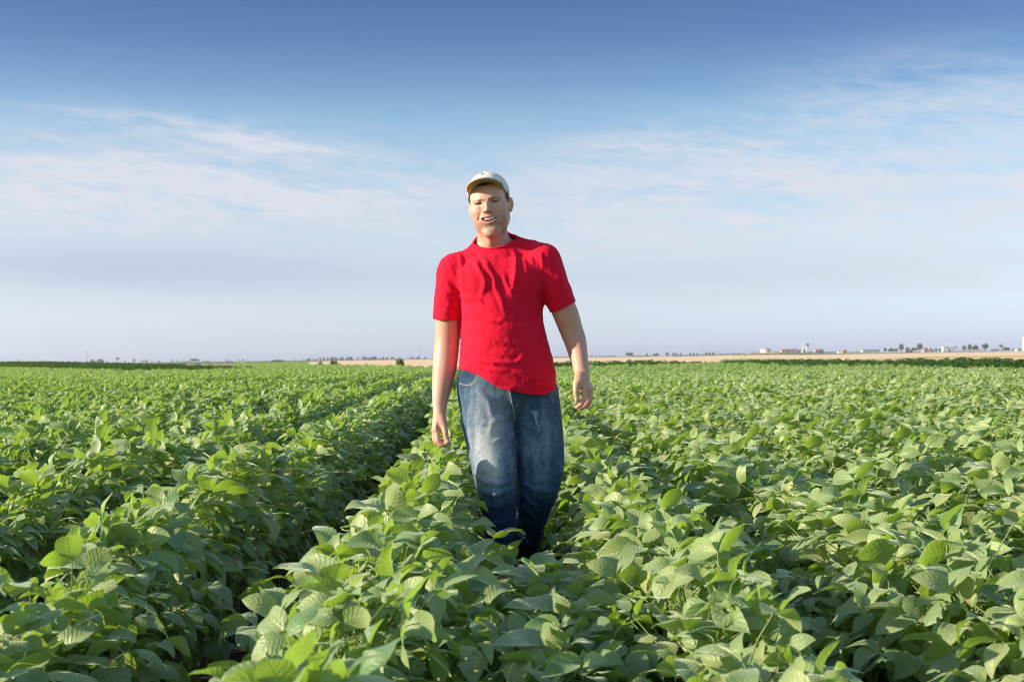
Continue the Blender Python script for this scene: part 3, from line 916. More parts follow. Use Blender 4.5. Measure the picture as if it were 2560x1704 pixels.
def front_wrinkles(V, N, folds):
    disp = np.zeros(len(V), np.float32)
    fr = np.clip((0.35 - N[:, 1]) / 0.5, 0, 1)
    wob = vnoise(V * 26) * 0.006
    for path, amp, wd in folds:
        pts = [wp(*p) for p in path]
        d, t, side = poly_dist(V[:, 0] + wob, V[:, 2] + np.roll(wob, 7) * .6, pts)
        taper = np.sin(np.clip(t, 0.02, 0.98) * math.pi) ** 0.5
        w = wd * (0.75 + 0.25 * taper)
        disp += amp * taper * np.exp(-(d / w) ** 2) * fr
        disp -= amp * 0.35 * taper * np.exp(-((d - 2.1 * w) / (w * 1.1)) ** 2) * fr     # trough beside the ridge
    return disp

def build_shirt(parent):
    gs = shirt_groups()
    V, Q = polygonise(lambda P: evalf(gs, P), (-0.36, -0.22, 0.90), (0.34, 0.22, 1.66), 0.0040)
    V = relax(V, Q, 3, .5)
    N = vnormals(V, Q)
    disp = front_wrinkles(V, N, [(p, a * .80, w * 1.08) for p, a, w in SHIRT_FOLDS])
    disp += vnoise(V * np.array([28, 28, 42])) * .0013 + vnoise(V * np.array([70, 70, 55]) + 9) * .0007
    low = np.clip((W(0, 840)[2] - V[:, 2]) / 0.15, 0, 1)
    disp += low * vnoise(V * np.array([11, 11, 34]) + 3) * .0035
    rd = lambda P: (1 - np.abs(vnoise(P))) ** 4
    q = np.stack([V[:, 0] + V[:, 2] * .55, V[:, 1], V[:, 2] - V[:, 0] * .55], 1)
    fm = np.clip(vnoise(V * 9 + 4) + .5, 0, 1)
    disp += fm * (rd(q * np.array([38, 20, 13])) - .3) * .0017 + low * (rd(V * np.array([9, 9, 46]) + 2) - .3) * .0015
    q2 = np.stack([V[:, 0] - V[:, 2] * .7, V[:, 1], V[:, 2] + V[:, 0] * .7], 1)
    disp += np.clip(vnoise(V * 8 + 11) + .3, 0, 1) * (rd(q2 * np.array([44, 24, 18])) - .3) * .0015
    # seams of the sleeves
    for path in ([(1127,650),(1140,680),(1152,716),(1157,750)], [(1352,612),(1357,650),(1359,700),(1357,760)]):
        d, t, _ = poly_dist(V[:, 0], V[:, 2], [wp(*p) for p in path])
        disp -= .0022 * np.exp(-(d / .0035) ** 2)
    V = V + N * disp[:, None]
    # openings: hem, two cuffs, neck
    u = 1280 + (V[:, 0] * FPX / PY) ; u = u + (interp_pts(u, HEM) - 852) * ROLL
    hv = interp_pts(u, HEM)
    hz = wp(u, hv)[1]
    back = np.clip(V[:, 1] / 0.12, 0, 1)
    hz = hz - back * 0.01
    f_hem = V[:, 2] - hz
    torso = gs[0].d(V.astype(np.float32)); sl = gs[1].d(V.astype(np.float32)); sr = gs[2].d(V.astype(np.float32))
    def plane(a, b, y0, tilt):
        p = np.array(W(*a, y0)); q = np.array(W(*b, y0)); d = q - p; d /= np.linalg.norm(d)
        n = np.array([-d[2], tilt, d[0]]); n /= np.linalg.norm(n)
        if n[2] < 0: n = -n
        return p, n
    pl, nl = plane((1081, 795.5), (1153, 796.5), .03, -.15)
    pr, nr = plane((1377, 781), (1437, 753.5), -.03, -.10)
    f_l = (V - pl) @ nl; f_r = (V - pr) @ nr
    is_l = (sl < torso) & (V[:, 0] < W(1157, 800)[0]); is_r = (sr < torso) & (V[:, 0] > W(1357, 780)[0])
    # neck: a tilted ring
    nc = np.array(W(1232, 592, .022)); up = np.array(W(1232, 500, 0)) - np.array(W(1232, 600, 0)); up /= np.linalg.norm(up)
    nrm = rot('X', 31) @ rot('Y', -7.3) @ np.array([0, 0, 1.0])
    f_n = -((V - nc) @ nrm)
    f = np.where(is_l, f_l, np.where(is_r, f_r, f_hem))
    f = np.where(V[:, 2] > W(0, 660)[2], f_n, f)
    V2, Q2, used = keep_faces(V, Q, f > 0)
    f2 = f[used]; l2 = is_l[used]; r2 = is_r[used]; top = V2[:, 2] > W(0, 660)[2]
    m = (f2 < 0)
    mm = m & l2 & ~top; V2[mm] -= f2[mm][:, None] * nl
    mm = m & r2 & ~top; V2[mm] -= f2[mm][:, None] * nr
    mm = m & ~l2 & ~r2 & ~top; V2[mm, 2] -= f2[mm]
    mm = m & top; V2[mm] += f2[mm][:, None] * nrm
    V2 = smooth_border(V2, Q2, 5)
    me = np_mesh('shirt', V2, Q2, mat=M['red'])
    o = link('shirt', me, parent)
    sd = o.modifiers.new('thick', 'SOLIDIFY'); sd.thickness = 0.0035; sd.offset = -1
    # ribbed collar around the neck opening
    ring = []
    e1 = rot('Y', -7.3) @ np.array([1.0, 0, 0]); e2 = np.cross(nrm, e1)
    for a in np.linspace(0, 2*math.pi, 72, endpoint=False):
        dirv = e1 * math.cos(a) + e2 * math.sin(a)
        lo_, hi_ = 0.03, 0.16
        for _ in range(22):
            mid = (lo_ + hi_) / 2
            if float(evalf(gs, (nc + dirv * mid - nrm*.002)[None].astype(np.float32))[0]) < 0: lo_ = mid
            else: hi_ = mid
        ring.append((nc + dirv * lo_, dirv))
    Vc = []; Fc = []
    prof = [(.0025, -.0150), (.0040, -.0125), (.0042, -.006), (.0028, .0015), (.0002, .0030), (-.0035, .001), (-.004, -.008)]
    for p, dv in ring:
        for (o_, z_) in prof: Vc.append(p + dv * (o_ - z_*.28*0) + nrm * z_)
    k = len(prof)
    for i in range(72):
        for j in range(k - 1):
            a = i*k + j; b = ((i+1) % 72)*k + j
            Fc.append((a, b, b+1, a+1))
    mb = MB(); mb.add(Vc, Fc); c = mb.build('collar', M['red'], o, smooth=True)
    return o

# ---- jeans
def jeans_prims():
    return [
        Tube([(*W(1265, 880, .005), .163, .112), (*W(1266, 925, .005), .1830, .122), (*W(1267, 965, .01), .1900, .130), (*W(1268, 990, .015), .1860, .110)], n=8),
        Tube([(*W(1212, 985, -.0), .098, .115), (*W(1220, 1050, -.022), .1030, .112), (*W(1231.5, 1120, -.045), .0945, .100), (*W(1238, 1180, -.065), .0840, .092), (*W(1243, 1225, -.07), .0735, .086),
              (*W(1249, 1290, -.055), .0630, .080), (*W(1256, 1370, -.035), .0590, .078), (*W(1260, 1450, -.02), .0600, .080), (*W(1263, 1545, -.005), .0640, .086)], k=.03, n=24),
        Tube([(*W(1334, 985, .02), .098, .115), (*W(1342, 1050, .01), .0990, .112), (*W(1349, 1115, .0), .0945, .104), (*W(1352, 1165, -.008), .0905, .098), (*W(1347, 1215, -.002), .0800, .094),
              (*W(1335, 1270, .06), .0640, .085), (*W(1323, 1330, .15), .0560, .080), (*W(1316, 1400, .26), .0560, .078), (*W(1311, 1465, .37), .0600, .080)], k=.006, n=24)]

JEAN_FOLDS = [
    ([(1288,1035),(1284,1060),(1262,1085),(1236,1098)], .0050, .0085),
    ([(1286,1020),(1264,1040),(1232,1052),(1196,1052)], .0045, .0090),
    ([(1290,1062),(1282,1090),(1258,1118)], .0045, .0085),
    ([(1296,1050),(1318,1066),(1346,1076)], .0040, .0090),
    ([(1298,1066),(1310,1092),(1336,1112)], .0040, .0090),
    ([(1200,975),(1222,1000),(1236,1040),(1226,1075)], .0045, .0110),
    ([(1180,1176),(1210,1192),(1246,1200),(1284,1192)], .0045, .0090),
    ([(1190,1215),(1226,1226),(1262,1222),(1286,1214)], .0050, .0085),
    ([(1206,1250),(1240,1258),(1284,1246)], .0045, .0085),
    ([(1208,1290),(1246,1300),(1290,1284)], .0045, .0085),
    ([(1216,1330),(1252,1338),(1292,1330)], .0050, .0085),
    ([(1300,1196),(1330,1216),(1372,1222),(1394,1212)], .0060, .0090),
    ([(1300,1222),(1312,1240),(1334,1262),(1338,1272)], .0080, .0065),
    ([(1300,1256),(1316,1272),(1332,1290)], .0080, .0065),
    ([(1300,1290),(1314,1302),(1336,1310)], .0070, .0065),
    ([(1296,1330),(1312,1344),(1326,1356)], .0070, .0065),
    ([(1375,1140),(1398,1160),(1400,1180)], .0040, .0090),
    ([(1340,1030),(1352,1090),(1352,1150)], .0030, .0120),
    ([(1368,1010),(1378,1070),(1380,1130)], .0030, .0110),
    ([(1162,1000),(1172,1060),(1186,1120)], .0025, .0100),
]

def build_jeans(parent):
    gs = [Group(jeans_prims())]
    V, Q = polygonise(lambda P: evalf(gs, P), (-0.26, -0.22, 0.06), (0.26, 0.52, 1.10), 0.0046)
    V = relax(V, Q, 3, .5)
    N = vnormals(V, Q)
    disp = front_wrinkles(V, N, JEAN_FOLDS)
    disp += vnoise(V * np.array([16, 16, 9])) * .0022 + vnoise(V * np.array([48, 48, 40])) * .0008
    lowl = np.clip((W(0, 1210)[2] - V[:, 2]) / .1, 0, 1)
    disp += lowl * vnoise(V * np.array([9, 9, 30]) + 5) * .0055
    d, t, _ = poly_dist(V[:, 0], V[:, 2], [wp(*p) for p in [(1171,961),(1180,957),(1189,947),(1196,930)]])
    disp -= .003 * np.exp(-(d / .004) ** 2) * (N[:, 1] < 0)
    d, t, _ = poly_dist(V[:, 0], V[:, 2], [wp(*p) for p in [(1276,975),(1281,1010),(1288,1048)]])
    disp += .0045 * np.exp(-(d / .007) ** 2) * (N[:, 1] < 0)
    V = V + N * disp[:, None]
    f = wp(1265, 905)[1] - V[:, 2]
    V2, Q2, used = keep_faces(V, Q, f > 0)
    f2 = f[used]; V2[f2 < 0, 2] = wp(1265, 905)[1]
    N2 = N[used]
    # thighs worn pale; right-hand one kept darker as painted shade; hip, shins darker
    x, z = V2[:, 0], V2[:, 2]
    def blob(u, v, ru, rv):
        a, b = wp(u, v); s = PY / FPX
        return np.exp(-(((x - a) / (ru * s)) ** 2 + ((z - b) / (rv * s)) ** 2))
    fade_shade = 0.30 + 0.70 * blob(1222, 1095, 48, 110) + 0.22 * blob(1345, 1100, 45, 100) + .30 * blob(1240, 1190, 30, 50) + .12*blob(1215, 985, 40, 30)
    fade_shade = fade_shade * np.clip((z - wp(0, 1330)[1]) / 0.16, 0.30, 1)
    fade_shade += 0.10 * vnoise(V2 * np.array([60, 60, 6]))
    fade_shade -= .25 * blob(1165, 940, 22, 22)
    me = np_mesh('jeans', V2, Q2, mat=M['denim'])
    add_float(me, 'fade_shade', np.clip(fade_shade, 0, 1))
    o = link('jeans', me, parent)
    sd = o.modifiers.new('thick', 'SOLIDIFY'); sd.thickness = 0.0035; sd.offset = -1
    # stitching laid on the cloth
    from mathutils.bvhtree import BVHTree
    bv = BVHTree.FromPolygons([tuple(v) for v in V2.tolist()], [tuple(q) for q in Q2.tolist()])
    def lay(path, name, r=.0011, off=0.0, n=30):
        pts = [wp(*p) for p in path]; out = []
        L = np.array(pts); seg = np.linalg.norm(np.diff(L, axis=0), axis=1); cum = np.concatenate([[0], np.cumsum(seg)])
        for s in np.linspace(0, cum[-1], n):
            a = np.interp(s, cum, L[:, 0]); b = np.interp(s, cum, L[:, 1])
            hit = bv.ray_cast(Vector((a, -1, b)), Vector((0, 1, 0)))
            if hit[0] is not None: out.append(hit[0] + Vector((0, -.0006, 0)))
        m = MB(); m.tube(out, r, 6); return m.build(name, M['stitch'], o, smooth=True)
    lay([(1171,961.5),(1180,957.5),(1188,948),(1194.5,931)], 'pocket_stitching', .0013)
    lay([(1174,964),(1183,960),(1191.5,950),(1198,935)], 'pocket_stitching', .0011)
    lay([(1147.5,957),(1160,960.5),(1171,961.5)], 'pocket_stitching', .0009)
    lay([(1275.5,978),(1281,1010),(1286,1038),(1289,1052)], 'fly_stitching', .0012)
    return o

def build_shoes(parent):
    for (c, rx, yaw) in ((W(1264, 1588, -.05), 0, 6), (W(1309, 1492, .40), 38, -4)):
        g = [Ell((0, -.02, .038), (.046, .105, .042)), Ell((0, -.075, .030), (.048, .068, .034), .03), Ell((0, .055, .050), (.040, .050, .052), .03), Tube([(0, .045, .05, .042, .048), (0, .05, .13, .045, .05)], k=.03), Ell((0, 0, -.16), (.3, .3, .158), .006, -1)]
        V, Q = polygonise(lambda P: evalf(g, P), (-.08, -.18, -.02), (.08, .13, .19), .006)
        V = relax(V, Q, 2, .5)
        e = link('shoe', np_mesh('shoe', V, Q, mat=M['shoe']), parent)
        e.location = (c[0], c[1], max(0.004, c[2] - .012) if rx else 0.022); e.rotation_euler = (R(rx), 0, R(yaw))
        m = MB(); ns = 28; prof = []
        for z in (-.016, .004):
            for i in range(ns):
                a = 2*math.pi*i/ns; w = .050 if math.sin(a) < 0 else .044
                prof.append((w*math.cos(a), -.02 + .130*math.sin(a), z))
        F = [(i, (i+1) % ns, ns + (i+1) % ns, ns + i) for i in range(ns)] + [tuple(range(ns-1, -1, -1)), tuple(range(ns, 2*ns))]
        m.add(prof, F); m.build('sole', M['sole'], e)

def build_person():
    p = empty('person', (0, PY, 0))
    tag(p, 'smiling man in red t-shirt, faded jeans and cream cap walking between soybean rows', 'person')
    b = build_body(p); build_face_parts(b); build_hair(p)
    t, brim, crown = build_cap(p); build_emblem(t, crown)
    build_shirt(p); build_jeans(p); build_shoes(p)
    return p
# ------------------------------------------------------------------ the soybean field
ROW_YAW = -0.0208            # rows run a shade to the left of straight ahead
ROW = 0.70
def row_x(k, Y): return -0.23 + ROW * k + ROW_YAW * Y      # middle of row k at depth Y

def leaflets(rng, n, org, az, pitch, roll, L, Wd, fold, droop, tw, nu=5, nv=8, lean=None):
    """n soybean leaflets: ovate blades, folded at the midrib, drooping and waved."""
    t = np.linspace(0, 1, nv) ** 0.9; u = np.linspace(-1, 1, nu)
    sh = (t ** 0.55) * np.clip(1 - t, 0, 1) ** 0.80
    sh = sh / sh.max(); sh[0] = 0.03; sh[-1] = 0.015
    U, T = np.meshgrid(u, t, indexing='ij'); S = np.broadcast_to(sh, U.shape)
    U = U.ravel()[None]; T = T.ravel()[None]; S = S.ravel()[None]
    L = L[:, None]; Wd = Wd[:, None]
    x = U * S * Wd * 0.5
    y = T * L
    ph = rng.uniform(0, 6.28, (n, 1))
    z = fold[:, None] * np.abs(x) + L * (0.10 * np.sin(np.pi * T) - droop[:, None] * T ** 2.2)
    z = z + 0.055 * Wd * np.sin(T * rng.uniform(6, 11, (n, 1)) + ph) * np.abs(U) ** 1.5 * np.sign(U + 1e-6) ** rng.randint(1, 3, (n, 1))
    z = z - 0.16 * Wd * np.abs(U) ** 3 * S * rng.uniform(-.6, 1.2, (n, 1))
    y = y - droop[:, None] * L * 0.22 * T ** 2
    a = tw[:, None] * (T - .3)
    x, z = x * np.cos(a) - z * np.sin(a), x * np.sin(a) + z * np.cos(a)
    # roll about the blade's axis, pitch up, turn to its azimuth
    c, s = np.cos(roll)[:, None], np.sin(roll)[:, None]
    x, z = x * c + z * s, -x * s + z * c
    c, s = np.cos(pitch)[:, None], np.sin(pitch)[:, None]
    y, z = y * c - z * s, y * s + z * c
    c, s = np.cos(az)[:, None], np.sin(az)[:, None]
    X = x * c + y * s; Y = -x * s + y * c
    if lean is not None:      # blades turn their faces to the low sun on the left
        c, s = np.cos(lean)[:, None], np.sin(lean)[:, None]
        X, z = X * c - z * s, X * s + z * c
    V = np.stack([X + org[:, :1], Y + org[:, 1:2], z + org[:, 2:3]], -1).reshape(-1, 3)
    i, j = np.meshgrid(np.arange(nu - 1), np.arange(nv - 1), indexing='ij')
    q = (i * nv + j).ravel()
    q = np.stack([q, q + nv, q + nv + 1, q + 1], 1)
    Q = (q[None] + (np.arange(n) * nu * nv)[:, None, None]).reshape(-1, 4)
    uv = np.stack([np.broadcast_to(U, (n, nu*nv)), np.broadcast_to(T, (n, nu*nv))], -1).reshape(-1, 2)
    return V, Q, uv

def foliage_mesh(name, V, Q, uv, tone, mat):
    me = np_mesh(name, V, Q, mat=mat)
    ul = me.uv_layers.new(name='UVMap')
    li = np.empty(len(me.loops), np.int32); me.loops.foreach_get('vertex_index', li)
    ul.data.foreach_set('uv', uv[li].astype(np.float32).ravel())
    add_float(me, 'leaf_tone', tone)
    return me

def soy_arrays(seed, npet=42, hw=0.33, hl_=0.20, H=0.62, nu=5, nv=8, big=1.0, slope=.9):
    rng = np.random.RandomState(seed)
    nst = 3
    sx = rng.uniform(-.05, .05, nst); sy = np.linspace(-.09, .09, nst) + rng.uniform(-.02, .02, nst)
    org = []; az = []; stems = []
    pit = []; roll = []; ln = []; Ls = []; Ws = []; fold = []; dr = []; tw = []
    for p in range(npet):
        k = rng.randint(nst)
        lay = rng.beta(1.0, 2.2) if rng.rand() < .75 else rng.uniform(.35, 1.0)
        w = hw
        dx = np.clip(rng.normal(0, w * .62), -w, w); dy = rng.uniform(-hl_, hl_)
        top = H - slope * (math.sqrt(dx * dx + .0025) - .05)      # the row is a ridge, sloping off to both furrows
        z = top - lay * 0.30 + rng.normal(0, .010)
        if rng.rand() < .07 and lay < .3: z += rng.uniform(.015, .05)
        z = max(z, .14)
        tip = np.array([dx, dy, z])
        node = np.array([sx[k] * .7, sy[k] * .8, max(.07, z - rng.uniform(.10, .19) - .25 * math.hypot(dx, dy))])
        phi = math.atan2(dx - node[0], dy - node[1]) + rng.normal(0, .5)
        stems.append((node, tip))
        young = lay < .25
        flank = abs(dx) > .45 * w or lay > .30
        base_pitch = rng.normal(-.48, .32) if flank and rng.rand() < .8 else rng.normal(.28 if young else -.20, .40) + (.55 if young and rng.rand() < .33 else 0)
        sz = big * (rng.normal(.091, .012) if not young else rng.normal(.080, .015))
        sz = min(max(sz, .05), .128)
        for q, da in enumerate((0, 1.28, -1.28)):
            a = phi + da + rng.normal(0, .18)
            o = tip + (np.array([math.sin(phi), math.cos(phi), .25]) * .018 if q == 0 else np.array([math.sin(phi+da*.5), math.cos(phi+da*.5), 0]) * .003)
            org.append(o); az.append(a)
            pit.append(base_pitch * (1 if q == 0 else .75) + rng.normal(0, .30))
            ln.append(rng.normal(0, .22) if flank else rng.normal(.42, .45))
            roll.append(rng.normal(0, .30 if flank else .58)); s = sz * (1.04 if q == 0 else .93) * rng.uniform(.88, 1.1)
            Ls.append(s); Ws.append(s * rng.uniform(.52, .68))
            fold.append(rng.uniform(-.05, .55)); dr.append(rng.uniform(-.10, .38)); tw.append(rng.normal(0, .30))
    A = lambda x: np.array(x, np.float64)
    n = len(org)
    V, Q, uv = leaflets(rng, n, A(org), A(az), np.clip(A(pit), -1.25, .72), A(roll), A(Ls), A(Ws), A(fold), A(dr), A(tw), nu, nv, A(ln))
    tone = np.repeat(np.clip(rng.beta(2, 2.4, n), 0, 1), nu * nv)
    return V, Q, uv, tone, stems, list(zip(sx, sy))

def stem_mb(stems, bases, detail=5):
    m = MB()
    for (x, y) in bases:
        m.tube([(x, y, -.02), (x*.9+.004, y*.9, .2), (x*.7, y*.8, .48)], [.0042, .0035, .0022], detail)
    for node, tip in stems:
        mid = (node + tip) / 2 + np.array([0, 0, .02])
        m.tube([tuple(node), tuple(mid), tuple(tip)], [.0018, .0015, .0013], 4, cap=False)
    return m

# ---- where the crop stands (plan view, from the edges seen in the photograph)
SOY_FAR = [(-400, 190), (0, 160), (80, 127), (160, 98), (240, 80), (320, 67), (588, 67), (592, 215), (765, 215), (772, 112), (900, 90), (1000, 76), (1090, 66), (1400, 60), (1680, 67), (1800, 69), (1808, 125), (1960, 125), (2010, 92), (2060, 78), (3000, 78)]
def in_soy(X, Y):
    u = 1280 + X / np.maximum(Y, .1) * FPX
    lim = np.interp(u, [p[0] for p in SOY_FAR], [p[1] for p in SOY_FAR])
    ok = Y < np.where(Y < 30, 1e9, lim)
    right = np.where(Y < 66, 12.4, 20.0)
    return ok & (X < right)

def scatter_object(name, pts, rotz, scl, idx, variants, mat):
    """One object: a cloud of points on which one node tree sets copies of the variants."""
    col = bpy.data.collections.new(name + '_kinds')
    for i, me in enumerate(variants):
        o = bpy.data.objects.new('%s_kind.%03d' % (name, i), me); col.objects.link(o)
    me = bpy.data.meshes.new(name)
    me.vertices.add(len(pts)); me.vertices.foreach_set('co', np.asarray(pts, np.float32).ravel()); me.update()
    a = me.attributes.new('turn', 'FLOAT_VECTOR', 'POINT'); r = np.zeros((len(pts), 3), np.float32); r[:, 2] = rotz; a.data.foreach_set('vector', r.ravel())
    a = me.attributes.new('size', 'FLOAT_VECTOR', 'POINT'); a.data.foreach_set('vector', np.asarray(scl, np.float32).ravel())
    a = me.attributes.new('which', 'INT', 'POINT'); a.data.foreach_set('value', np.asarray(idx, np.int32))
    me.materials.append(mat)
    o = link(name, me)
    ng = bpy.data.node_groups.new(name + '_nodes', 'GeometryNodeTree')
    ng.interface.new_socket('Geometry', in_out='INPUT', socket_type='NodeSocketGeometry')
    ng.interface.new_socket('Geometry', in_out='OUTPUT', socket_type='NodeSocketGeometry')
    N = ng.nodes.new; Lk = ng.links.new
    gi = N('NodeGroupInput'); go = N('NodeGroupOutput')
    ci = N('GeometryNodeCollectionInfo'); ci.inputs['Collection'].default_value = col
    ci.inputs['Separate Children'].default_value = True; ci.inputs['Reset Children'].default_value = True
    ip = N('GeometryNodeInstanceOnPoints'); ip.inputs['Pick Instance'].default_value = True
    def na(nm, ty):
        q = N('GeometryNodeInputNamedAttribute'); q.data_type = ty; q.inputs['Name'].default_value = nm
        return [s for s in q.outputs if s.enabled and s.name == 'Attribute'][0]
    Lk(gi.outputs[0], ip.inputs['Points']); Lk(ci.outputs[0], ip.inputs['Instance'])
    Lk(na('which', 'INT'), ip.inputs['Instance Index'])
    Lk(na('turn', 'FLOAT_VECTOR'), ip.inputs['Rotation']); Lk(na('size', 'FLOAT_VECTOR'), ip.inputs['Scale'])
    Lk(ip.outputs[0], go.inputs[0])
    md = o.modifiers.new('copies', 'NODES'); md.node_group = ng
    return o

def build_field():
    rng = np.random.RandomState(11)
    NV = 24
    fol = []; stm = []; both = []
    for s in range(NV):          # the first half narrow, for the open rows; the rest broad
        V, Q, uv, tone, stems, bases = soy_arrays(100 + s, 56 if s < NV // 2 else 60, .145 if s < NV // 2 else .25, H=.68 if s < NV // 2 else .64, slope=1.8 if s < NV // 2 else .85)
        me = foliage_mesh('foliage', V, Q, uv, tone, M['soy']); fol.append(me)
        m = stem_mb(stems, bases)
        sm = bpy.data.meshes.new('stem'); sm.from_pydata(m.V, [], m.F); sm.update(); sm.materials.append(M['stem']); stm.append(sm)
    mid = []
    for s in range(8):
        V, Q, uv, tone, stems, bases = soy_arrays(300 + s, npet=52 if s < 4 else 56, hw=.145 if s < 4 else .25, H=.68 if s < 4 else .64, slope=1.8 if s < 4 else .8, nu=3, nv=5)
        mid.append(foliage_mesh('soybean_mid', V, Q, uv, tone, M['soyfar']))
    far = []
    for s in range(5):
        VV = []; QQ = []; UU = []; TT = []; off = 0
        for j in range(5):
            V, Q, uv, tone, _, _ = soy_arrays(500 + s * 9 + j, npet=38, hw=.14 if s < 3 else .26, H=.68 if s < 3 else .64, slope=1.8 if s < 3 else .6, nu=3, nv=3, big=1.0)
            V = V + np.array([0, (j - 2) * .28, 0])
            VV.append(V); QQ.append(Q + off); UU.append(uv); TT.append(tone); off += len(V)
        far.append(foliage_mesh('soybean_far', np.concatenate(VV), np.concatenate(QQ), np.concatenate(UU), np.concatenate(TT), M['soyfar']))
    # plant places, row by row
    P = []
    for k in range(-60, 24):
        y = np.arange(0.2, 36, .25)
        y = y + rng.uniform(-.05, .05, len(y))
        x = row_x(k, y) + rng.normal(0, .016, len(y))
        P.append(np.stack([x, y, np.full(len(y), k)], 1))
    ye = np.array([2.15, 2.5, 2.85, 3.2, 3.6, 4.0, 4.35]); P.append(np.stack([row_x(.5, ye) + rng.uniform(-.10, .10, 7), ye, np.full(7, .5)], 1))
    P = np.concatenate(P)
    X, Y, K = P.T
    ang = np.abs(X) / np.maximum(Y, .01)
    near_cam = (X**2 + Y**2) < .95**2
    wide = (np.abs(X) < .40 * Y + 2.2) | ((X < 0) & (X > -.40 * Y - 4.5))
    man = (np.abs(X - row_x(0.5, Y) - .0) < .17) & (Y > 5.1) & (Y < 6.1)
    keep = wide & ~near_cam & in_soy(X, Y) & ~man
    P = P[keep]; X, Y, K = P.T
    size = rng.uniform(.95, 1.06, len(P)); wid = np.where(K >= 2, 1.10, 1.0); broad = (K >= 2) | ((K >= 0) & (Y < 4.6))
    low_ = np.where(K == .5, .80, 1.0) * np.where(Y < 2.7, .91, 1.0)
    hgt = low_ * size * np.where(K >= 2, 1.0, 1.0) * (1 + .03 * np.sin(X * 1.3 + Y * .7))
    # plants that lean over the furrow in front of the man close it
    turn = rng.normal(0, .30, len(P))
    idx = rng.randint(0, NV // 2, len(P)) + np.where(broad, NV // 2, 0)
    d = np.hypot(X, Y)
    infr = (np.abs(X) < .365 * Y + .22) & (Y > 1.25)
    order = np.argsort(np.where(infr, d, 1e9))
    single = np.zeros(len(P), bool); single[order[:300]] = True
    lab = 'leafy green soybean plant with broad oval leaves, one of those growing nearest in the rows'
    for i in np.where(single)[0]:
        e = bpy.data.objects.new('soybean_plant', None); e.empty_display_size = .1
        C.objects.link(e)
        e.location = (X[i], Y[i], 0); e.rotation_euler = (0, 0, turn[i]); e.scale = (size[i] * wid[i], size[i], hgt[i])
        tag(e, lab, 'soybean plant', 'soybean plants nearest in the rows')
        for me, nm in ((stm[idx[i]], 'stem'), (fol[idx[i]], 'foliage')):
            o = bpy.data.objects.new(nm, me); C.objects.link(o); o.parent = e
    rest = ~single
    r = rest & (Y < 20)
    far0 = rest & (Y >= 20)
    pts = []; rz = []; sc = []; ix = []
    def put(mask, base, nvar):
        n = mask.sum()
        pts.append(np.stack([X[mask], Y[mask], np.zeros(n)], 1)); rz.append(turn[mask])
        sc.append(np.stack([size[mask] * wid[mask], size[mask], hgt[mask]], 1)); ix.append(base + rng.randint(0, nvar // 2, n) + np.where(broad[mask], nvar // 2, 0))
    put(r, 0, NV); put(far0, NV, 8)
    # beyond 36 m: lengths of row
    FP = []
    for k in range(-140, 46):
        y = np.arange(36.5, 216, 1.4) + rng.uniform(-.2, .2)
        FP.append(np.stack([row_x(k, y) + rng.normal(0, .02, len(y)), y], 1))
    FP = np.concatenate(FP); fx, fy = FP.T
    kp = in_soy(fx, fy) & (np.abs(fx) < .40 * fy + 3); FP = FP[kp]; n = len(FP)
    pts.append(np.concatenate([FP, np.zeros((n, 1))], 1)); rz.append(rng.normal(0, .04, n))
    s = rng.uniform(.94, 1.07, n); sc.append(np.stack([s * 1.06, s * 1.04, s], 1)); ix.append(NV + 8 + np.where(FP[:, 0] < 0, rng.randint(0, 3, n), rng.randint(2, 5, n)))
    for i in range(NV):
        # near kind with its stems in one mesh
        f, g = fol[i], stm[i]
        both.append(f)
    o = scatter_object('soybean_crop', np.concatenate(pts), np.concatenate(rz), np.concatenate(sc), np.concatenate(ix), both + mid + far, M['soy'])
    tag(o, 'dense green soybean crop filling the field behind the nearest plants, out to the field edges', 'soybean crop', kind='stuff')
    print('soy plants', len(P), 'row lengths', n)

def maize_variant(seed, H):
    rng = np.random.RandomState(seed)
    V = []; Q = []; off = 0
    n = 11
    for i in range(n):
        z0 = H * (.12 + .70 * i / n); a = (i % 2) * math.pi + rng.normal(0, .5); L = H * rng.uniform(.38, .60); w = .055 * rng.uniform(.8, 1.2)
        up = rng.uniform(.7, 1.15)
        for j in range(6):
            t = j / 5; r = L * t * math.cos(up * .6); z = z0 + L * (math.sin(up) * t - .75 * t * t)
            wd = w * (1 - t) ** .6 * (.5 + min(t * 3, .5)) + .002
            c, s = math.cos(a), math.sin(a)
            V += [(c*r - s*wd, s*r + c*wd, z + .01), (c*r, s*r, z - .008), (c*r + s*wd, s*r - c*wd, z + .01)]
        for j in range(5):
            b = off + j*3
            Q += [(b, b+1, b+4, b+3), (b+1, b+2, b+5, b+4)]
        off += 18
    V = np.array(V); Q = np.array(Q)
    # stalk
    k = 5; S = [(.012*math.cos(q*6.283/k), .012*math.sin(q*6.283/k), z) for z in (0, H*.85) for q in range(k)]
    SQ = np.array([(q, (q+1) % k, k+(q+1) % k, k+q) for q in range(k)]) + len(V)
    V = np.concatenate([V, S]); Q = np.concatenate([Q, SQ])
    return foliage_mesh('maize', V, Q, np.zeros((len(V), 2)), np.repeat(rng.rand(1), len(V)), M['maize'])

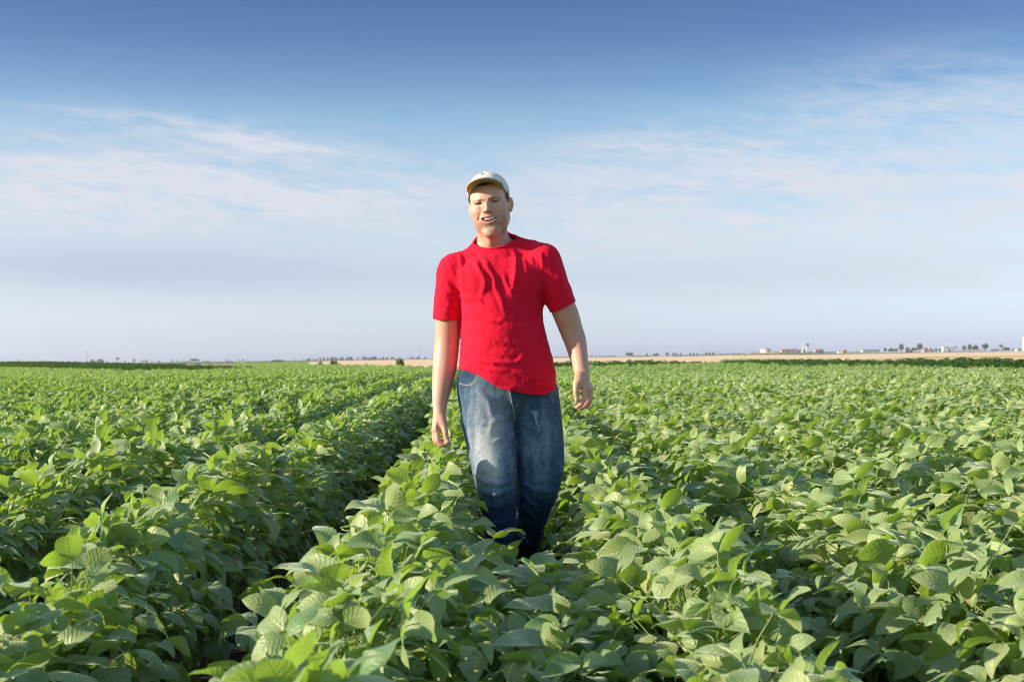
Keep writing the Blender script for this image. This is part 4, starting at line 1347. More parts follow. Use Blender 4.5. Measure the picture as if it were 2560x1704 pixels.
def build_maize():
    rng = np.random.RandomState(3)
    var = [maize_variant(40 + i, 1.0) for i in range(6)]
    def strip(name, path, rows, gap, label, step=.19):
        pts = []; hs = []
        for (x0, y0, h0), (x1, y1, h1) in zip(path[:-1], path[1:]):
            L = math.hypot(x1-x0, y1-y0); n = max(2, int(L / step)); nx, ny = -(y1-y0)/L, (x1-x0)/L
            if ny < 0: nx, ny = -nx, -ny
            for r in range(rows):
                t = (np.arange(n) + rng.rand(n) * .7) / n
                pts.append(np.stack([x0 + (x1-x0)*t + nx*r*gap + rng.normal(0, .05, n), y0 + (y1-y0)*t + ny*r*gap + rng.normal(0, .05, n), np.zeros(n)], 1))
                hs.append((h0 + (h1-h0)*t) * rng.uniform(.86, 1.1, n))
        p = np.concatenate(pts); h = np.concatenate(hs); m = len(p)
        o = scatter_object(name, p, rng.uniform(0, 6.28, m), np.stack([np.maximum(h, .8)]*2 + [h], 1), rng.randint(0, 6, m), var, M['maize'])
        tag(o, label, 'maize', kind='stuff')
    strip('maize_strip', [(-64, 168, 1.38), (-57.5, 160, 1.36), (-31, 98.5, 1.10), (-18.3, 68, .95), (-12.9, 68, .84)], 9, .5, 'dark green strip of young maize along the left edge of the soybean field')
    strip('maize_strip', [(-.8, 59.5, .92), (2.1, 61, .93), (7.7, 68, .93), (10.0, 70, .82)], 5, .5, 'low green maize strip behind the walking man at the gold stubble')
    strip('maize_strip', [(13.2, 77, .80), (12.7, 65, .88), (12.5, 49, .93), (12.6, 33, .94), (12.8, 25, .96)], 5, .5, 'dark green maize strip along the right edge of the soybean field')

# ------------------------------------------------------------------ ground
def rise(X, Y):
    u = 1280 + X / np.maximum(Y, 1) * FPX
    S = np.clip((Y - 700) / 750, 0, 1); S = S * S * (3 - 2 * S)
    r = np.clip((u - 1700) / 400, 0, 1); r = r * r * (3 - 2 * r)
    return S * (2.2 * np.exp(-((u - 1925) / 95.0) ** 2) + 1.3 * r)

def mat_soil():
    t = NT('brown_field_soil'); o = t.obj()
    nz = t.noise(14, 6, 0.7, o); cl = t.noise(45, 5, 0.7, o)
    c = t.mix(nz, (0.022, 0.017, 0.012), (0.060, 0.046, 0.032))
    sp = t.n('ShaderNodeSeparateXYZ'); t.t.links.new(o, sp.inputs[0])
    far = t.smooth(sp.outputs[1], 70, 160)
    big = t.noise(0.02, 5, 0.6, t.scale(o, (1, .25, 1)))
    g = t.ramp(big, [(0.3, (0.075, 0.125, 0.035)), (0.5, (0.11, 0.15, 0.05)), (0.7, (0.17, 0.17, 0.07))])
    c = t.mix(far, c, g)
    return t.done(t.bsdf(c, 0.95, 0.1, t.bump(t.math('ADD', nz, cl), 0.8, 0.03)))

def mat_field(name, a, b, sc=0.05):
    t = NT(name); o = t.obj()
    big = t.noise(sc, 5, 0.6, t.scale(o, (1, .3, 1))); fine = t.noise(2.2, 4, 0.7, o)
    c = t.mix(t.math('ADD', t.math('MULTIPLY', big, .6), t.math('MULTIPLY', fine, .4)), a, b)
    return t.done(t.bsdf(c, 0.95, 0.1, t.bump(fine, 0.6, 0.08)))

def grid_sheet(name, mat, us, y_near, y_far, lift, ny=14):
    """A field between two distances, followed across the width of the view."""
    us = np.array(us, float); V = []; 
    yn = np.interp(us, [p[0] for p in y_near], [p[1] for p in y_near]); yf = np.interp(us, [p[0] for p in y_far], [p[1] for p in y_far])
    for i, u in enumerate(us):
        for t in np.linspace(0, 1, ny):
            y = yn[i] * (yf[i] / yn[i]) ** t; x = (u - 1280) / FPX * y
            V.append((x, y, float(rise(np.array([x]), np.array([y]))[0]) + lift))
    n = len(us)
    Q = [(i*ny+j, (i+1)*ny+j, (i+1)*ny+j+1, i*ny+j+1) for i in range(n-1) for j in range(ny-1)]
    o = link(name, np_mesh(name, np.array(V), np.array(Q), mat=mat))
    tag(o, kind='structure'); return o

def build_ground():
    xs = np.concatenate([np.linspace(-1390, -60, 40), np.linspace(-55, 55, 24), np.linspace(60, 1390, 60)])
    ys = np.concatenate([np.linspace(-28, 60, 20), np.geomspace(65, 2590, 60)])
    Xg, Yg = np.meshgrid(xs, ys, indexing='ij')
    Z = rise(Xg.ravel(), Yg.ravel())
    V = np.stack([Xg.ravel(), Yg.ravel(), Z], 1); n = len(ys)
    Q = [(i*n+j, (i+1)*n+j, (i+1)*n+j+1, i*n+j+1) for i in range(len(xs)-1) for j in range(n-1)]
    o = link('ground', np_mesh('ground', V, np.array(Q), mat=mat_soil())); tag(o, kind='structure')
    gold = mat_field('golden_stubble', (0.68, 0.48, 0.27), (0.80, 0.60, 0.36))
    yel = mat_field('yellow_stubble', (0.62, 0.46, 0.17), (0.72, 0.55, 0.24))
    grn = mat_field('green_meadow', (0.075, 0.14, 0.035), (0.12, 0.18, 0.05))
    pale = mat_field('pale_fallow', (0.48, 0.37, 0.24), (0.58, 0.47, 0.30))
    U = np.linspace
    grid_sheet('stubble_field', gold, U(770, 1830, 60), [(770, 190), (900, 115), (1000, 98), (1090, 88), (1400, 88), (1830, 92)], [(770, 700), (860, 1200), (1090, 1500), (1830, 1250)], .06)
    grid_sheet('stubble_field', gold, U(1830, 2900, 50), [(1830, 150), (1960, 160), (2200, 240), (2330, 300), (2900, 300)], [(1830, 1000), (1990, 900), (2300, 1080), (2900, 1250)], .06)
    grid_sheet('yellow_field', yel, U(2130, 2900, 24), [(2130, 190), (2300, 180), (2900, 110)], [(2130, 200), (2330, 262), (2900, 276)], .10)
    grid_sheet('pale_field', pale, U(1850, 1950, 16), [(1850, 1180), (1950, 1100)], [(1850, 1390), (1950, 1420)], .10)
    grid_sheet('stubble_field', yel, U(250, 587, 24), [(250, 380), (587, 372)], [(250, 500), (587, 455)], .06)
    grid_sheet('stubble_field', pale, U(583, 614, 6), [(583, 900), (614, 900)], [(583, 1300), (614, 1300)], .06)
    grid_sheet('stubble_field', pale, U(690, 800, 10), [(690, 430), (770, 300), (800, 260)], [(690, 600), (800, 560)], .05)
# ------------------------------------------------------------------ trees, buildings and masts along the horizon
def crown_arrays(seed, blobs, n, leaf):
    """Leaf clumps spread through the blobs' volume."""
    rng = np.random.RandomState(seed)
    w = np.array([b[3] * b[4] for b in blobs]); w = w / w.sum()
    bi = rng.choice(len(blobs), n, p=w)
    B = np.array(blobs)[bi]
    d = rng.normal(0, 1, (n, 3)); d /= np.linalg.norm(d, axis=1)[:, None]
    r = rng.rand(n) ** .42 * rng.uniform(.75, 1.08, n)
    c = B[:, :3] + d * r[:, None] * np.stack([B[:, 3], B[:, 3], B[:, 4]], 1)
    s = leaf * rng.uniform(.6, 1.4, n)
    a = rng.normal(0, 1, (n, 3)); a /= np.linalg.norm(a, axis=1)[:, None]
    b = np.cross(a, rng.normal(0, 1, (n, 3))); b /= np.linalg.norm(b, axis=1)[:, None]
    a *= s[:, None]; b *= s[:, None] * .7
    V = np.stack([c - a - b, c + a - b*.6, c + a*.8 + b, c - a*.7 + b], 1).reshape(-1, 3)
    Q = np.arange(n * 4).reshape(-1, 4)
    return V, Q, np.repeat(rng.rand(n), 4)

KINDS = {   # crowns one metre tall in all: blobs (x, y, z, radius across, radius up), clumps, clump size, trunk top, trunk radius
    'round':  ([(0,0,.60,.36,.34), (.18,.1,.52,.24,.22), (-.2,-.05,.5,.25,.22), (.05,-.1,.8,.2,.18), (-.1,.12,.72,.22,.2)], 520, .055, .55, .030),
    'broad':  ([(0,0,.52,.46,.34), (.36,.1,.42,.3,.26), (-.4,-.05,.42,.32,.27), (.1,-.1,.76,.28,.2), (-.2,.1,.7,.27,.22)], 700, .055, .45, .035),
    'tall':   ([(0,0,.70,.26,.28), (.08,.05,.5,.2,.25), (-.1,0,.46,.18,.2), (.04,0,.86,.18,.13), (-.12,.05,.8,.15,.14)], 560, .045, .6, .026),
    'poplar': ([(0,0,.5,.13,.42), (.03,0,.35,.14,.26), (-.02,0,.72,.10,.25)], 420, .035, .4, .02),
    'lolly':  ([(0,0,.78,.26,.20), (.1,0,.72,.17,.15), (-.12,0,.84,.14,.12)], 300, .045, .7, .03),
    'bush':   ([(0,0,.45,.48,.46), (.35,.1,.35,.30,.32), (-.38,-.1,.36,.30,.33), (.12,-.1,.7,.26,.24), (-.15,.1,.68,.26,.26)], 900, .05, .3, .03),
    'mound':  ([(0,0,.42,.75,.48), (.75,.1,.32,.5,.34), (-.8,-.1,.32,.55,.36), (.3,0,.6,.4,.32), (-.35,0,.62,.42,.3)], 900, .06, .25, .04),
    'hedge':  ([(x*.5,0,.42 + .12*math.sin(x*2.3),.42,.40 + .14*math.sin(x*1.7+1)) for x in range(-6, 7)], 1100, .06, .2, .03),
}
TONES = {'dark': ((.025,.050,.014), (.055,.095,.024)), 'mid': ((.042,.080,.018), (.085,.135,.034)), 'olive': ((.070,.095,.030), (.13,.155,.055)), 'bright': ((.060,.120,.016), (.13,.21,.030)), 'pale': ((.10,.13,.06), (.16,.19,.09))}

def build_trees():
    mats = {k: leaf_base(NT(k + '_tree_leaves'), a, b, b, [x * 1.6 for x in b], .6, 0, .22, veins=False) for k, (a, b) in TONES.items()}
    bark = mat_plain('grey_bark', (.09, .07, .05), .9, .1, .3, 6)
    cache = {}
    def meshes(kind, tone, v):
        key = (kind, tone, v)
        if key not in cache:
            blobs, n, leaf, tt, tr = KINDS[kind]
            V, Q, tn = crown_arrays(hash_(kind) + v, blobs, n, leaf)
            cr = foliage_mesh('crown', V, Q, np.zeros((len(V), 2)), tn, mats[tone])
            m = MB(); rng = random.Random(v)
            m.tube([(0,0,-.03), (rng.uniform(-.01,.01),0,tt*.5), (rng.uniform(-.03,.03),0,tt)], [tr*1.3, tr, tr*.5], 7)
            for q in range(4):
                a = rng.uniform(0, 6.28); r = .16 if kind != 'poplar' else .05
                m.tube([(0,0,tt*.55+.05*q), (math.cos(a)*r, math.sin(a)*r, tt*.55+.05*q+.18)], [tr*.5, tr*.2], 5)
            tm = bpy.data.meshes.new('trunk'); tm.from_pydata(m.V, [], m.F); tm.update(); tm.materials.append(bark)
            cache[key] = (cr, tm)
        return cache[key]
    rng = random.Random(8)
    def tree(name, kind, tone, u, vtop, d, label, cat, width=None, group=None, base=None):
        """A tree seen at pixel u with its top at vtop, d metres away, standing on the ground there."""
        x, ztop = wp(u, vtop, d)
        g = float(rise(np.array([x]), np.array([float(d)]))[0])
        h = max(ztop - g, .6)
        e = empty(name, (x, d, g), rng.uniform(0, 6.28) if kind not in ('hedge', 'mound') else rng.uniform(-.15, .15))
        nat = {'round': .86, 'broad': 1.5, 'tall': .60, 'poplar': .29, 'lolly': .54, 'bush': 1.35, 'mound': 2.8, 'hedge': 7.0}[kind]
        sx = 1.0 if width is None else (width * d / FPX) / (nat * h)
        e.scale = (h * sx, h * (sx if kind not in ('hedge',) else min(sx, 1.5)), h)
        cr, tm = meshes(kind, tone, rng.randint(0, 2))
        for me, nm in ((tm, 'trunk'), (cr, 'crown')):
            o = bpy.data.objects.new(nm, me); C.objects.link(o); o.parent = e
        tag(e, label, cat, group)
    D = 1800
    # nearer bushes at the field edge
    tree('bush', 'bush', 'bright', 999, 890.5, 96, 'bright green rounded bush standing alone before the gold stubble', 'bush', 36)
    tree('bush', 'mound', 'dark', 801, 901, 150, 'smaller dark low bush left of its twin at the stubble edge', 'bush', 27, 'dark bushes at the stubble edge')
    tree('bush', 'mound', 'dark', 835, 898.2, 150, 'wider dark low bush right of its twin at the stubble edge', 'bush', 42, 'dark bushes at the stubble edge')
    g = 'olive weeds along the stubble edge'
    tree('weed_clump', 'mound', 'olive', 893, 908.5, 104, 'left low olive weed clump between the dark bushes and the bright bush', 'weeds', 26, g)
    tree('weed_clump', 'mound', 'olive', 915, 906.5, 102, 'right low olive weed clump between the dark bushes and the bright bush', 'weeds', 30, g)
    tree('weed_clump', 'mound', 'olive', 845, 909.5, 128, 'low olive weed clump at the foot of the wider dark bush', 'weeds', 30, g)
    tree('weed_clump', 'mound', 'dark', 1000, 913.5, 92, 'dark weed clump at the foot of the bright green bush', 'weeds', 26, g)
    # left: scattered trees beyond the maize
    L = 'lone trees beyond the maize strip'
    for kind, tone, u, v, w, lab in (
        ('bush','dark',5,901,8,'dark tree top at the far left edge of the horizon'),
        ('mound','dark',28,901,11,'low dark tree clump just right of the far left tree top'),
        ('poplar','dark',45.5,895,2.6,'slim pointed dark tree above the left maize strip'),
        ('round','dark',85.6,902.3,7,'small dark tree between the slim pointed tree and the tall left pole'),
        ('round','olive',114,900.8,8,'small olive tree on the left horizon, paler than its neighbours'),
        ('round','dark',157,902,7,'left one of two equal dark trees before the tall left pole'),
        ('round','dark',172,901.6,9,'right one of two equal dark trees before the tall left pole'),
        ('poplar','mid',187,900.5,2.6,'thin little tree left of the tall left pole'),
        ('bush','mid',218,902,8,'small bushy tree at the foot of the tall left pole'),
        ('broad','olive',231,897.4,21,'olive bushy tree right of the tall left pole'),
        ('broad','mid',251,896.2,24,'broad green tree, the larger beside the olive bushy tree'),
        ('lolly','dark',294,892.3,8,'lollipop shaped tree on a bare trunk above the left maize strip'),
        ('round','dark',312,901,5,'tiny dark tree right of the lollipop shaped tree'),
        ('tall','dark',335,896.8,7.5,'upright dark tree between the lollipop tree and the farmhouse roof'),
        ('round','mid',355,901.6,4.5,'tiny tree at the left end of the pale farmhouse'),
        ('round','dark',367,901,6,'small dark tree at the right end of the pale farmhouse'),
        ('round','dark',380,901,4.5,'tiny dark tree right of the pale farmhouse'),
        ('broad','mid',397,900.8,9,'low green tree well right of the pale farmhouse'),
        ('round','dark',431,898.8,6.5,'larger of two dark trees left of the blue grove'),
        ('round','dark',443,899.8,4.5,'smaller of two dark trees left of the blue grove'),
        ('hedge','mid',462,901.2,28,'low hedge leading up to the blue grove'),
        ('hedge','mid',515,900,24,'low hedge right of the blue grove'),
        ('round','dark',566,897.6,6,'dark tree at the left end of a low dark hedge before the second pole'),
        ('hedge','dark',574,900.6,18,'low dark hedge before the second pole'),
        ('round','olive',598,898.2,5,'small olive tree just left of the second pole'),
        ('round','dark',608,897,7.5,'dark round tree directly left of the second pole')):
        tree('hedge' if kind == 'hedge' else 'tree', kind, tone, u, v, D, lab, 'hedge' if kind == 'hedge' else 'tree', w, L)
    for u, v, w, lab in ((480,895.6,14,'left third of the blue grove on the left horizon, a rounded tree'), (486.5,894.6,14,'tallest middle tree of the blue grove on the left horizon'), (494,896,14,'right tree of the blue grove on the left horizon')):
        tree('tree', 'broad', 'dark', u, v, 2200, lab, 'tree', w, 'blue grove')
    for u, v, w, lab in ((684,899,18,'left tree of the low dark grove right of the second pole'), (694,897.6,20,'middle tree of the low dark grove right of the second pole'), (705,898.6,18,'right tree of the low dark grove right of the second pole')):
        tree('tree', 'mound', 'dark', u, v, 1100, lab, 'tree', w, 'low dark grove')
    tree('hedge', 'hedge', 'dark', 664, 901.5, 1300, 'low dark hedge left of the low dark grove', 'hedge', 16)
    tree('tree', 'bush', 'dark', 736, 898.6, 1500, 'tiny dark bushy tree between the grove and the poplar row', 'tree', 6)
    tree('tree', 'broad', 'dark', 772, 894.8, D, 'dark broad tree at the left end of the poplar row', 'tree', 13)
    tree('hedge', 'hedge', 'dark', 765, 897.8, D, 'low hedge under the dark broad tree before the poplar row', 'hedge', 22)
    tree('tree', 'broad', 'mid', 791, 896.5, D, 'green broad tree right of the dark broad tree before the poplar row', 'tree', 11)
    # the row of poplars
    pop = [800, 809, 819.5, 828, 833, 838, 843, 852, 857, 866, 871, 876, 880, 895, 906, 911, 915, 920.5, 927, 932, 936, 940, 953, 959, 968, 979, 984, 1027, 1034, 1043, 1048, 1062]
    top = [891.5, 890.6, 892, 891, 890.5, 891, 892.5, 890.5, 892, 891.5, 890, 890.3, 891, 891, 889.8, 889.6, 890, 892.5, 891, 890, 889.3, 889.5, 893, 890.5, 891, 890, 891.5, 890, 890.5, 891, 890, 891.5]
    NUM = 'first second third fourth fifth sixth seventh eighth ninth tenth eleventh twelfth thirteenth fourteenth fifteenth sixteenth'.split()
    for i, (u, v) in enumerate(zip(pop, top)):
        lab = ('%s poplar from the left in the distant poplar row' % NUM[i]) if i < 16 else ('%s poplar counted from the man back along the distant poplar row' % NUM[len(pop) - 1 - i])
        tree('poplar_tree', 'poplar', 'dark' if i % 3 else 'mid', u, v, D, lab, 'poplar', rng.uniform(4.2, 6.2), 'distant poplar row')
    for a, b, v, lab in ((798, 900, 896.4, 'low dark hedge under the left half of the poplar row'), (900, 985, 896, 'low dark hedge under the middle of the poplar row'), (985, 1090, 896.2, 'low dark hedge under the right end of the poplar row')):
        tree('hedge', 'hedge', 'dark', (a+b)/2, v, D, lab, 'hedge', b - a, 'hedges under the poplars')
    # right of the man
    Rg = 'trees right of the man'
    for kind, tone, u, v, d, w, lab in (
        ('hedge','dark',1420,889.8,D,130,'thin dark hedge line just right of the man'),
        ('poplar','mid',1479.5,885.8,D,4,'left one of three thin trees right of the man'),
        ('poplar','mid',1491,886.6,D,4,'middle one of three thin trees right of the man'),
        ('poplar','mid',1499.5,885.8,D,4.5,'right one of three thin trees right of the man'),
        ('hedge','mid',1523,887.6,D,40,'low green hedge right of the three thin trees'),
        ('broad','dark',1570,878.6,D,17,'left half of the big square clump of dark trees right of the man'),
        ('broad','dark',1579,878.8,D,16,'right half of the big square clump of dark trees right of the man'),
        ('hedge','dark',1600,887,D,60,'low dark hedge running right from the square tree clump'),
        ('round','mid',1617,881.8,D,6,'small tree alone right of the square tree clump'),
        ('broad','mid',1636,883,1500,14,'olive broad tree before the paler one, midway to the third pole'),
        ('broad','dark',1643,881.5,D,13,'paler broad tree behind the olive one, midway to the third pole'),
        ('broad','mid',1668,880,D,17,'wide tree with a flat top midway to the third pole'),
        ('tall','mid',1683,880.6,D,6,'first small tree right of the wide flat topped tree'),
        ('round','mid',1690,881.6,D,7,'second small tree right of the wide flat topped tree'),
        ('round','mid',1702,882,D,7,'third small tree right of the wide flat topped tree'),
        ('tall','mid',1725,881.3,D,5,'first of three little trees left of the third pole'),
        ('round','mid',1734,881.2,D,7,'second of three little trees left of the third pole'),
        ('round','mid',1743.5,882,D,7,'third of three little trees left of the third pole'),
        ('hedge','mid',1715,885.8,D,80,'low hedge beneath the little trees left of the third pole'),
        ('round','dark',1766,879.6,D,8,'dark tree just right of the third pole'),
        ('tall','dark',1774.5,880.2,D,6,'middle dark tree of three right of the third pole'),
        ('round','dark',1783.5,879.2,D,8,'rightmost dark tree of three right of the third pole'),
        ('hedge','dark',1772,884,1600,46,'dense dark hedge under the three dark trees right of the third pole'),
        ('hedge','mid',1812,881.6,D,44,'long green hedge climbing right towards the storage tank'),
        ('hedge','mid',1846,880.8,D,36,'thin green hedge left of the storage tank'),
        ('hedge','dark',1885,879,1700,24,'dark hedge touching the left side of the storage tank'),
        ('bush','dark',1863,886.6,900,5,'lone dark shrub on the stubble below the storage tank'),
        ('bush','dark',1921.5,885,900,5,'lone dark shrub on the stubble right of the storage tank'),
        ('hedge','mid',1945,876.5,1650,24,'bluish trees between the storage tank and the pink works'),
        ('bush','dark',1948,880.6,1350,8,'dark bush in front of the pink works at its left end'),
        ('hedge','dark',1985,879.6,1380,70,'low green hedge in front of the pink works'),
        ('hedge','dark',2035,877.6,1450,50,'low green hedge in front of the grey topped tower'),
        ('hedge','dark',2078,876.8,1500,44,'dark hedge left of the orange gabled house'),
        ('hedge','dark',2140,876.8,1560,40,'dark hedge behind the low pale wall'),
        ('bush','dark',2131,883,1000,4,'small dark shrub in front of the low pale wall')):
        nm = 'hedge' if kind == 'hedge' else 'bush' if kind == 'bush' else 'tree'
        tree(nm, kind, tone, u, v, d, lab, nm, w, Rg)
    V = 'trees of the right hand village'
    for kind, tone, u, v, w, d, lab in (
        ('round','dark',2213,868.5,9,1500,'dark tree at the right end of the long white shed'),
        ('broad','mid',2228,868.6,18,1450,'low green tree left of the tall bare trunked village tree'),
        ('broad','mid',2240,870,14,1450,'low green tree at the foot of the tall bare trunked village tree'),
        ('tall','mid',2253,858.6,15,1450,'tall green tree with a flat top, left of the two tallest by the harvester'),
        ('round','mid',2269,867.5,13,1430,'green tree right behind the orange harvester'),
        ('round','dark',2285,867.4,15,1430,'dark round tree between the harvester and the large olive tree'),
        ('tall','olive',2299,857.4,18,1400,'large olive tree, right of the two tallest by the harvester'),
        ('broad','dark',2315,867.6,14,1500,'dark tree behind the left end of the pink house'),
        ('round','dark',2327,869.6,9,1500,'small dark tree behind the right end of the pink house'),
        ('round','dark',2340,871,9,1450,'left small tree between the pink house and the grain elevator'),
        ('round','mid',2350,871,10,1450,'right small tree between the pink house and the grain elevator'),
        ('bush','dark',2373.5,873,8,1350,'dark bush between the two legs of the grain elevator'),
        ('tall','mid',2411,863.4,12,1450,'leftmost of three trees right of the grain elevator'),
        ('tall','mid',2424,859.2,12,1450,'tallest of three trees right of the grain elevator'),
        ('round','dark',2438,861.2,17,1450,'darkest of three trees right of the grain elevator'),
        ('round','mid',2463,857,22,1450,'big broad tree behind the right end of the long white wall'),
        ('hedge','dark',2488,869.5,24,1450,'low dark trees right of the big broad tree'),
        ('lolly','pale',2503,860.2,12,1600,'pale thin tree sticking up behind the low trees at right'),
        ('broad','mid',2515,866.4,26,1450,'wide green tree left of the white silo tower'),
        ('round','dark',2536,870.4,14,1450,'small dark tree left of the white silo tower'),
        ('bush','dark',2425,877.5,8,1300,'low dark shrub before the long white wall')):
        nm = 'hedge' if kind == 'hedge' else 'bush' if kind == 'bush' else 'tree'
        tree(nm, kind, tone, u, v, d, lab, nm, w, V)

def hash_(s): return sum(ord(c) * (i + 7) for i, c in enumerate(s)) % 1000

def build_village():
    white = mat_plain('white_render', (.72, .70, .66), .8, .2, .06, .3)
    cream = mat_plain('cream_render', (.66, .56, .44), .8, .2, .06, .3)
    pink = mat_plain('pink_render', (.62, .42, .34), .8, .2, .06, .3)
    orange = mat_plain('orange_brick', (.62, .36, .20), .8, .2, .08, .5)
    red = mat_plain('red_roof_tiles', (.36, .15, .10), .8, .2, .15, 1)
    grey = mat_plain('grey_roofing', (.20, .21, .23), .7, .3, .1, .5)
    violet = mat_plain('grey_violet_cladding', (.25, .25, .31), .7, .3, .08, .5)
    dark = mat_plain('dark_openings', (.05, .055, .065), .4, .5, .1, 1)
    steel = mat_plain('pale_galvanised_steel', (.55, .57, .58), .5, .5, .06, .5)
    pole = mat_plain('grey_mast_steel', (.22, .23, .25), .6, .4, .06, 1)
    stripe = mat_plain('pale_red_mast_paint', (.62, .36, .34), .6, .4, .06, 1)
    def at(u, d):
        x, _ = wp(u, 885, d); g = float(rise(np.array([x]), np.array([float(d)]))[0])
        return x, g
    def size(px, d): return px * d / FPX
    def hz(v, u, d): return wp(u, v, d)[1] - at(u, d)[1]
    def house(name, u0, u1, vt, d, wall, roof, label, rt=.32, along='x', win=3, depth=7.0, chim=None):
        u = (u0 + u1) / 2; x, g = at(u, d); w = size(u1 - u0, d); h = max(hz(vt, u, d), 1.6)
        e = empty(name, (x, d, g)); hb = h * (1 - rt)
        m = MB(); m.box(-w/2, w/2, 0, depth, -.3, hb)
        if along == 'y': m.add([(-w/2, 0, hb), (w/2, 0, hb), (0, 0, h - .08), (-w/2, depth, hb), (w/2, depth, hb), (0, depth, h - .08)], [(0, 1, 2), (5, 4, 3)])
        m.build('wall', wall, e)
        m = MB()
        if along == 'flat': m.box(-w/2-.15, w/2+.15, -.15, depth+.15, hb+.003, h)
        elif along == 'y':
            for s in (-1, 1):
                m.add([(s*(w/2+.3), -.3, hb-.1), (0, -.3, h), (0, depth+.3, h), (s*(w/2+.3), depth+.3, hb-.1), (s*(w/2+.3), -.3, hb+.1), (0, -.3, h+.2), (0, depth+.3, h+.2), (s*(w/2+.3), depth+.3, hb+.1)],
                      [(0,1,2,3), (7,6,5,4), (0,4,5,1), (1,5,6,2), (2,6,7,3), (3,7,4,0)])
        else: m.gable(-w/2, w/2, 0, depth, hb+.003, h, 'x', .3)
        rf = m.build('roof', roof, e)
        if chim is not None:
            m = MB(); cx = chim * w; m.box(cx-.4, cx+.4, depth/2-.4, depth/2+.4, hb*.8, h + h*.35); m.build('chimney', wall, rf)
        for k in range(win):
            cx = -w/2 + w * (k + .5) / win; ww = min(w / win * .35, 1.2)
            m = MB(); m.box(cx-ww, cx+ww, -.04, .10, hb*.35, hb*.72); m.build('window', dark, e)
        tag(e, label, 'building'); return e
    # masts
    for u, vt, d, label in ((217, 873, 1800, 'tall thin pole on the left horizon beside bushy olive trees'), (618, 871, 1800, 'tall thin pole right of two small round trees, left of the dark grove'), (1049, 862, 1800, 'tall thin pole above the poplars by the man\'s arm'), (1754.5, 866, 1800, 'tall thin pole on the right horizon, left of the storage tank')):
        x, g = at(u, d); h = hz(vt, u, d); e = empty('mast', (x, d, g)); r = .34
        m = MB(); m.tube([(0, 0, -.3), (0, 0, h * .6), (0, 0, h)], [r, r * .75, r * .45], 8); m.build('pole', pole, e)
        m = MB()
        for k in range(3): m.tube([(-.9 + .2*k, 0, h * (.80 + .06*k)), (.9 - .2*k, 0, h * (.80 + .06*k))], .07, 5)
        m.build('cross_arm', pole, e)
        tag(e, label, 'mast', 'tall thin horizon poles')
    house('farmhouse', 352, 366, 899.5, 1850, white, red, 'tiny pale farmhouse with reddish roof among trees on the left horizon', .4, 'x', 2)
    house('farmhouse', 779, 784, 896.3, 1850, white, red, 'tiny red roofed house at the left end of the poplar row', .55, 'x', 1)
    # storage tank: a low round tank under a shallow cone roof
    d = 1450; x, g = at(1917, d); w = size(25.5, d) / 2; h = hz(871.8, 1917, d)
    e = empty('storage_tank', (x, d + w, g)); m = MB(); m.lathe([(w, -.5), (w, h*.96), (w*1.02, h*.97), (w*1.02, h)], 40); m.build('shell', white, e, smooth=False)
    m = MB(); m.lathe([(w*1.03, h), (w*.5, h + h*.16), (.02, h + h*.28)], 40); rf = m.build('roof', red, e)
    m = MB(); m.tube([(0, 0, h*1.2), (0, 0, h*1.45)], .35, 8); m.build('vent', white, rf)
    m = MB(); m.lathe([(w*1.015, h*.45), (w*1.03, h*.47), (w*1.03, h*.50), (w*1.015, h*.52)], 40); m.build('hoop', grey, e)
    tag(e, 'large round white storage tank with a reddish cone roof, standing above the pale field', 'tank')
    house('factory_hall', 1953.5, 1969, 872.4, 1500, pink, red, 'small pink works hall with a stub chimney, left of the wider hall', .3, 'x', 3, 8, .35)
    house('factory_hall', 1972, 1995, 871.4, 1500, pink, red, 'wider pink works hall with a red roof right of the stub chimney', .3, 'x', 5, 8)
    house('factory_hall', 1995.5, 2003, 873.6, 1520, violet, grey, 'grey blue shed joined to the right of the wider pink hall', .3, 'x', 2, 8)
    house('factory_hall', 2006, 2015, 873.4, 1490, white, grey, 'little white house at the foot of the striped chimney', .35, 'x', 2, 6)
    x, g = at(2009, 1530); h = hz(855, 2009, 1530); e = empty('factory_chimney', (x, 1530, g)); n = 6
    for k in range(n):
        m = MB(); z0, z1 = h*k/n - (.3 if k == 0 else 0), h*(k+1)/n; r0 = .75 - .05*k; m.lathe([(r0, z0), (r0 - .05, z1), (.02, z1)] if k == n-1 else [(r0, z0), (r0 - .05, z1)], 12); m.build('band', stripe if k % 2 else white, e)
    tag(e, 'slim striped pink and white chimney left of the grey topped tower', 'chimney')
    x, g = at(2019, 1520); h = hz(858.3, 2019, 1520); e = empty('works_tower', (x, 1520, g))
    m = MB(); m.box(-1.15, 1.15, -1.15, 1.15, -.3, h*.72); m.build('shaft', white, e)
    m = MB(); m.box(-1.4, 1.4, -1.4, 1.4, h*.72 + .003, h); hd = m.build('head', grey, e)
    m = MB(); m.box(-.7, .7, -1.45, -1.3, h*.80, h*.92); m.build('louvre', dark, hd)
    for k in range(3): m = MB(); m.box(-.45, .45, -1.19, -1.05, h*(.15 + .2*k), h*(.22 + .2*k)); m.build('window', dark, e)
    tag(e, 'narrow white works tower with a grey head', 'tower')
    x, g = at(2028, 1520); h = hz(864, 2028, 1520); e = empty('works_mast', (x, 1520, g))
    m = MB(); m.tube([(0,0,-.3), (0,0,h)], [.22, .12], 6); m.build('pole', pole, e)
    m = MB(); m.tube([(-.6,0,h*.85), (.6,0,h*.85)], .06, 5); m.build('cross_arm', pole, e)
    tag(e, 'short thin mast right of the grey topped tower', 'mast')
    house('village_house', 2039, 2049, 871.8, 1500, pink, red, 'small pink house with a red roof beside the grey violet block', .25, 'x', 3)
    house('village_house', 2049.5, 2059, 872.4, 1510, violet, grey, 'grey violet flat block right of the small pink house', .12, 'flat', 3)
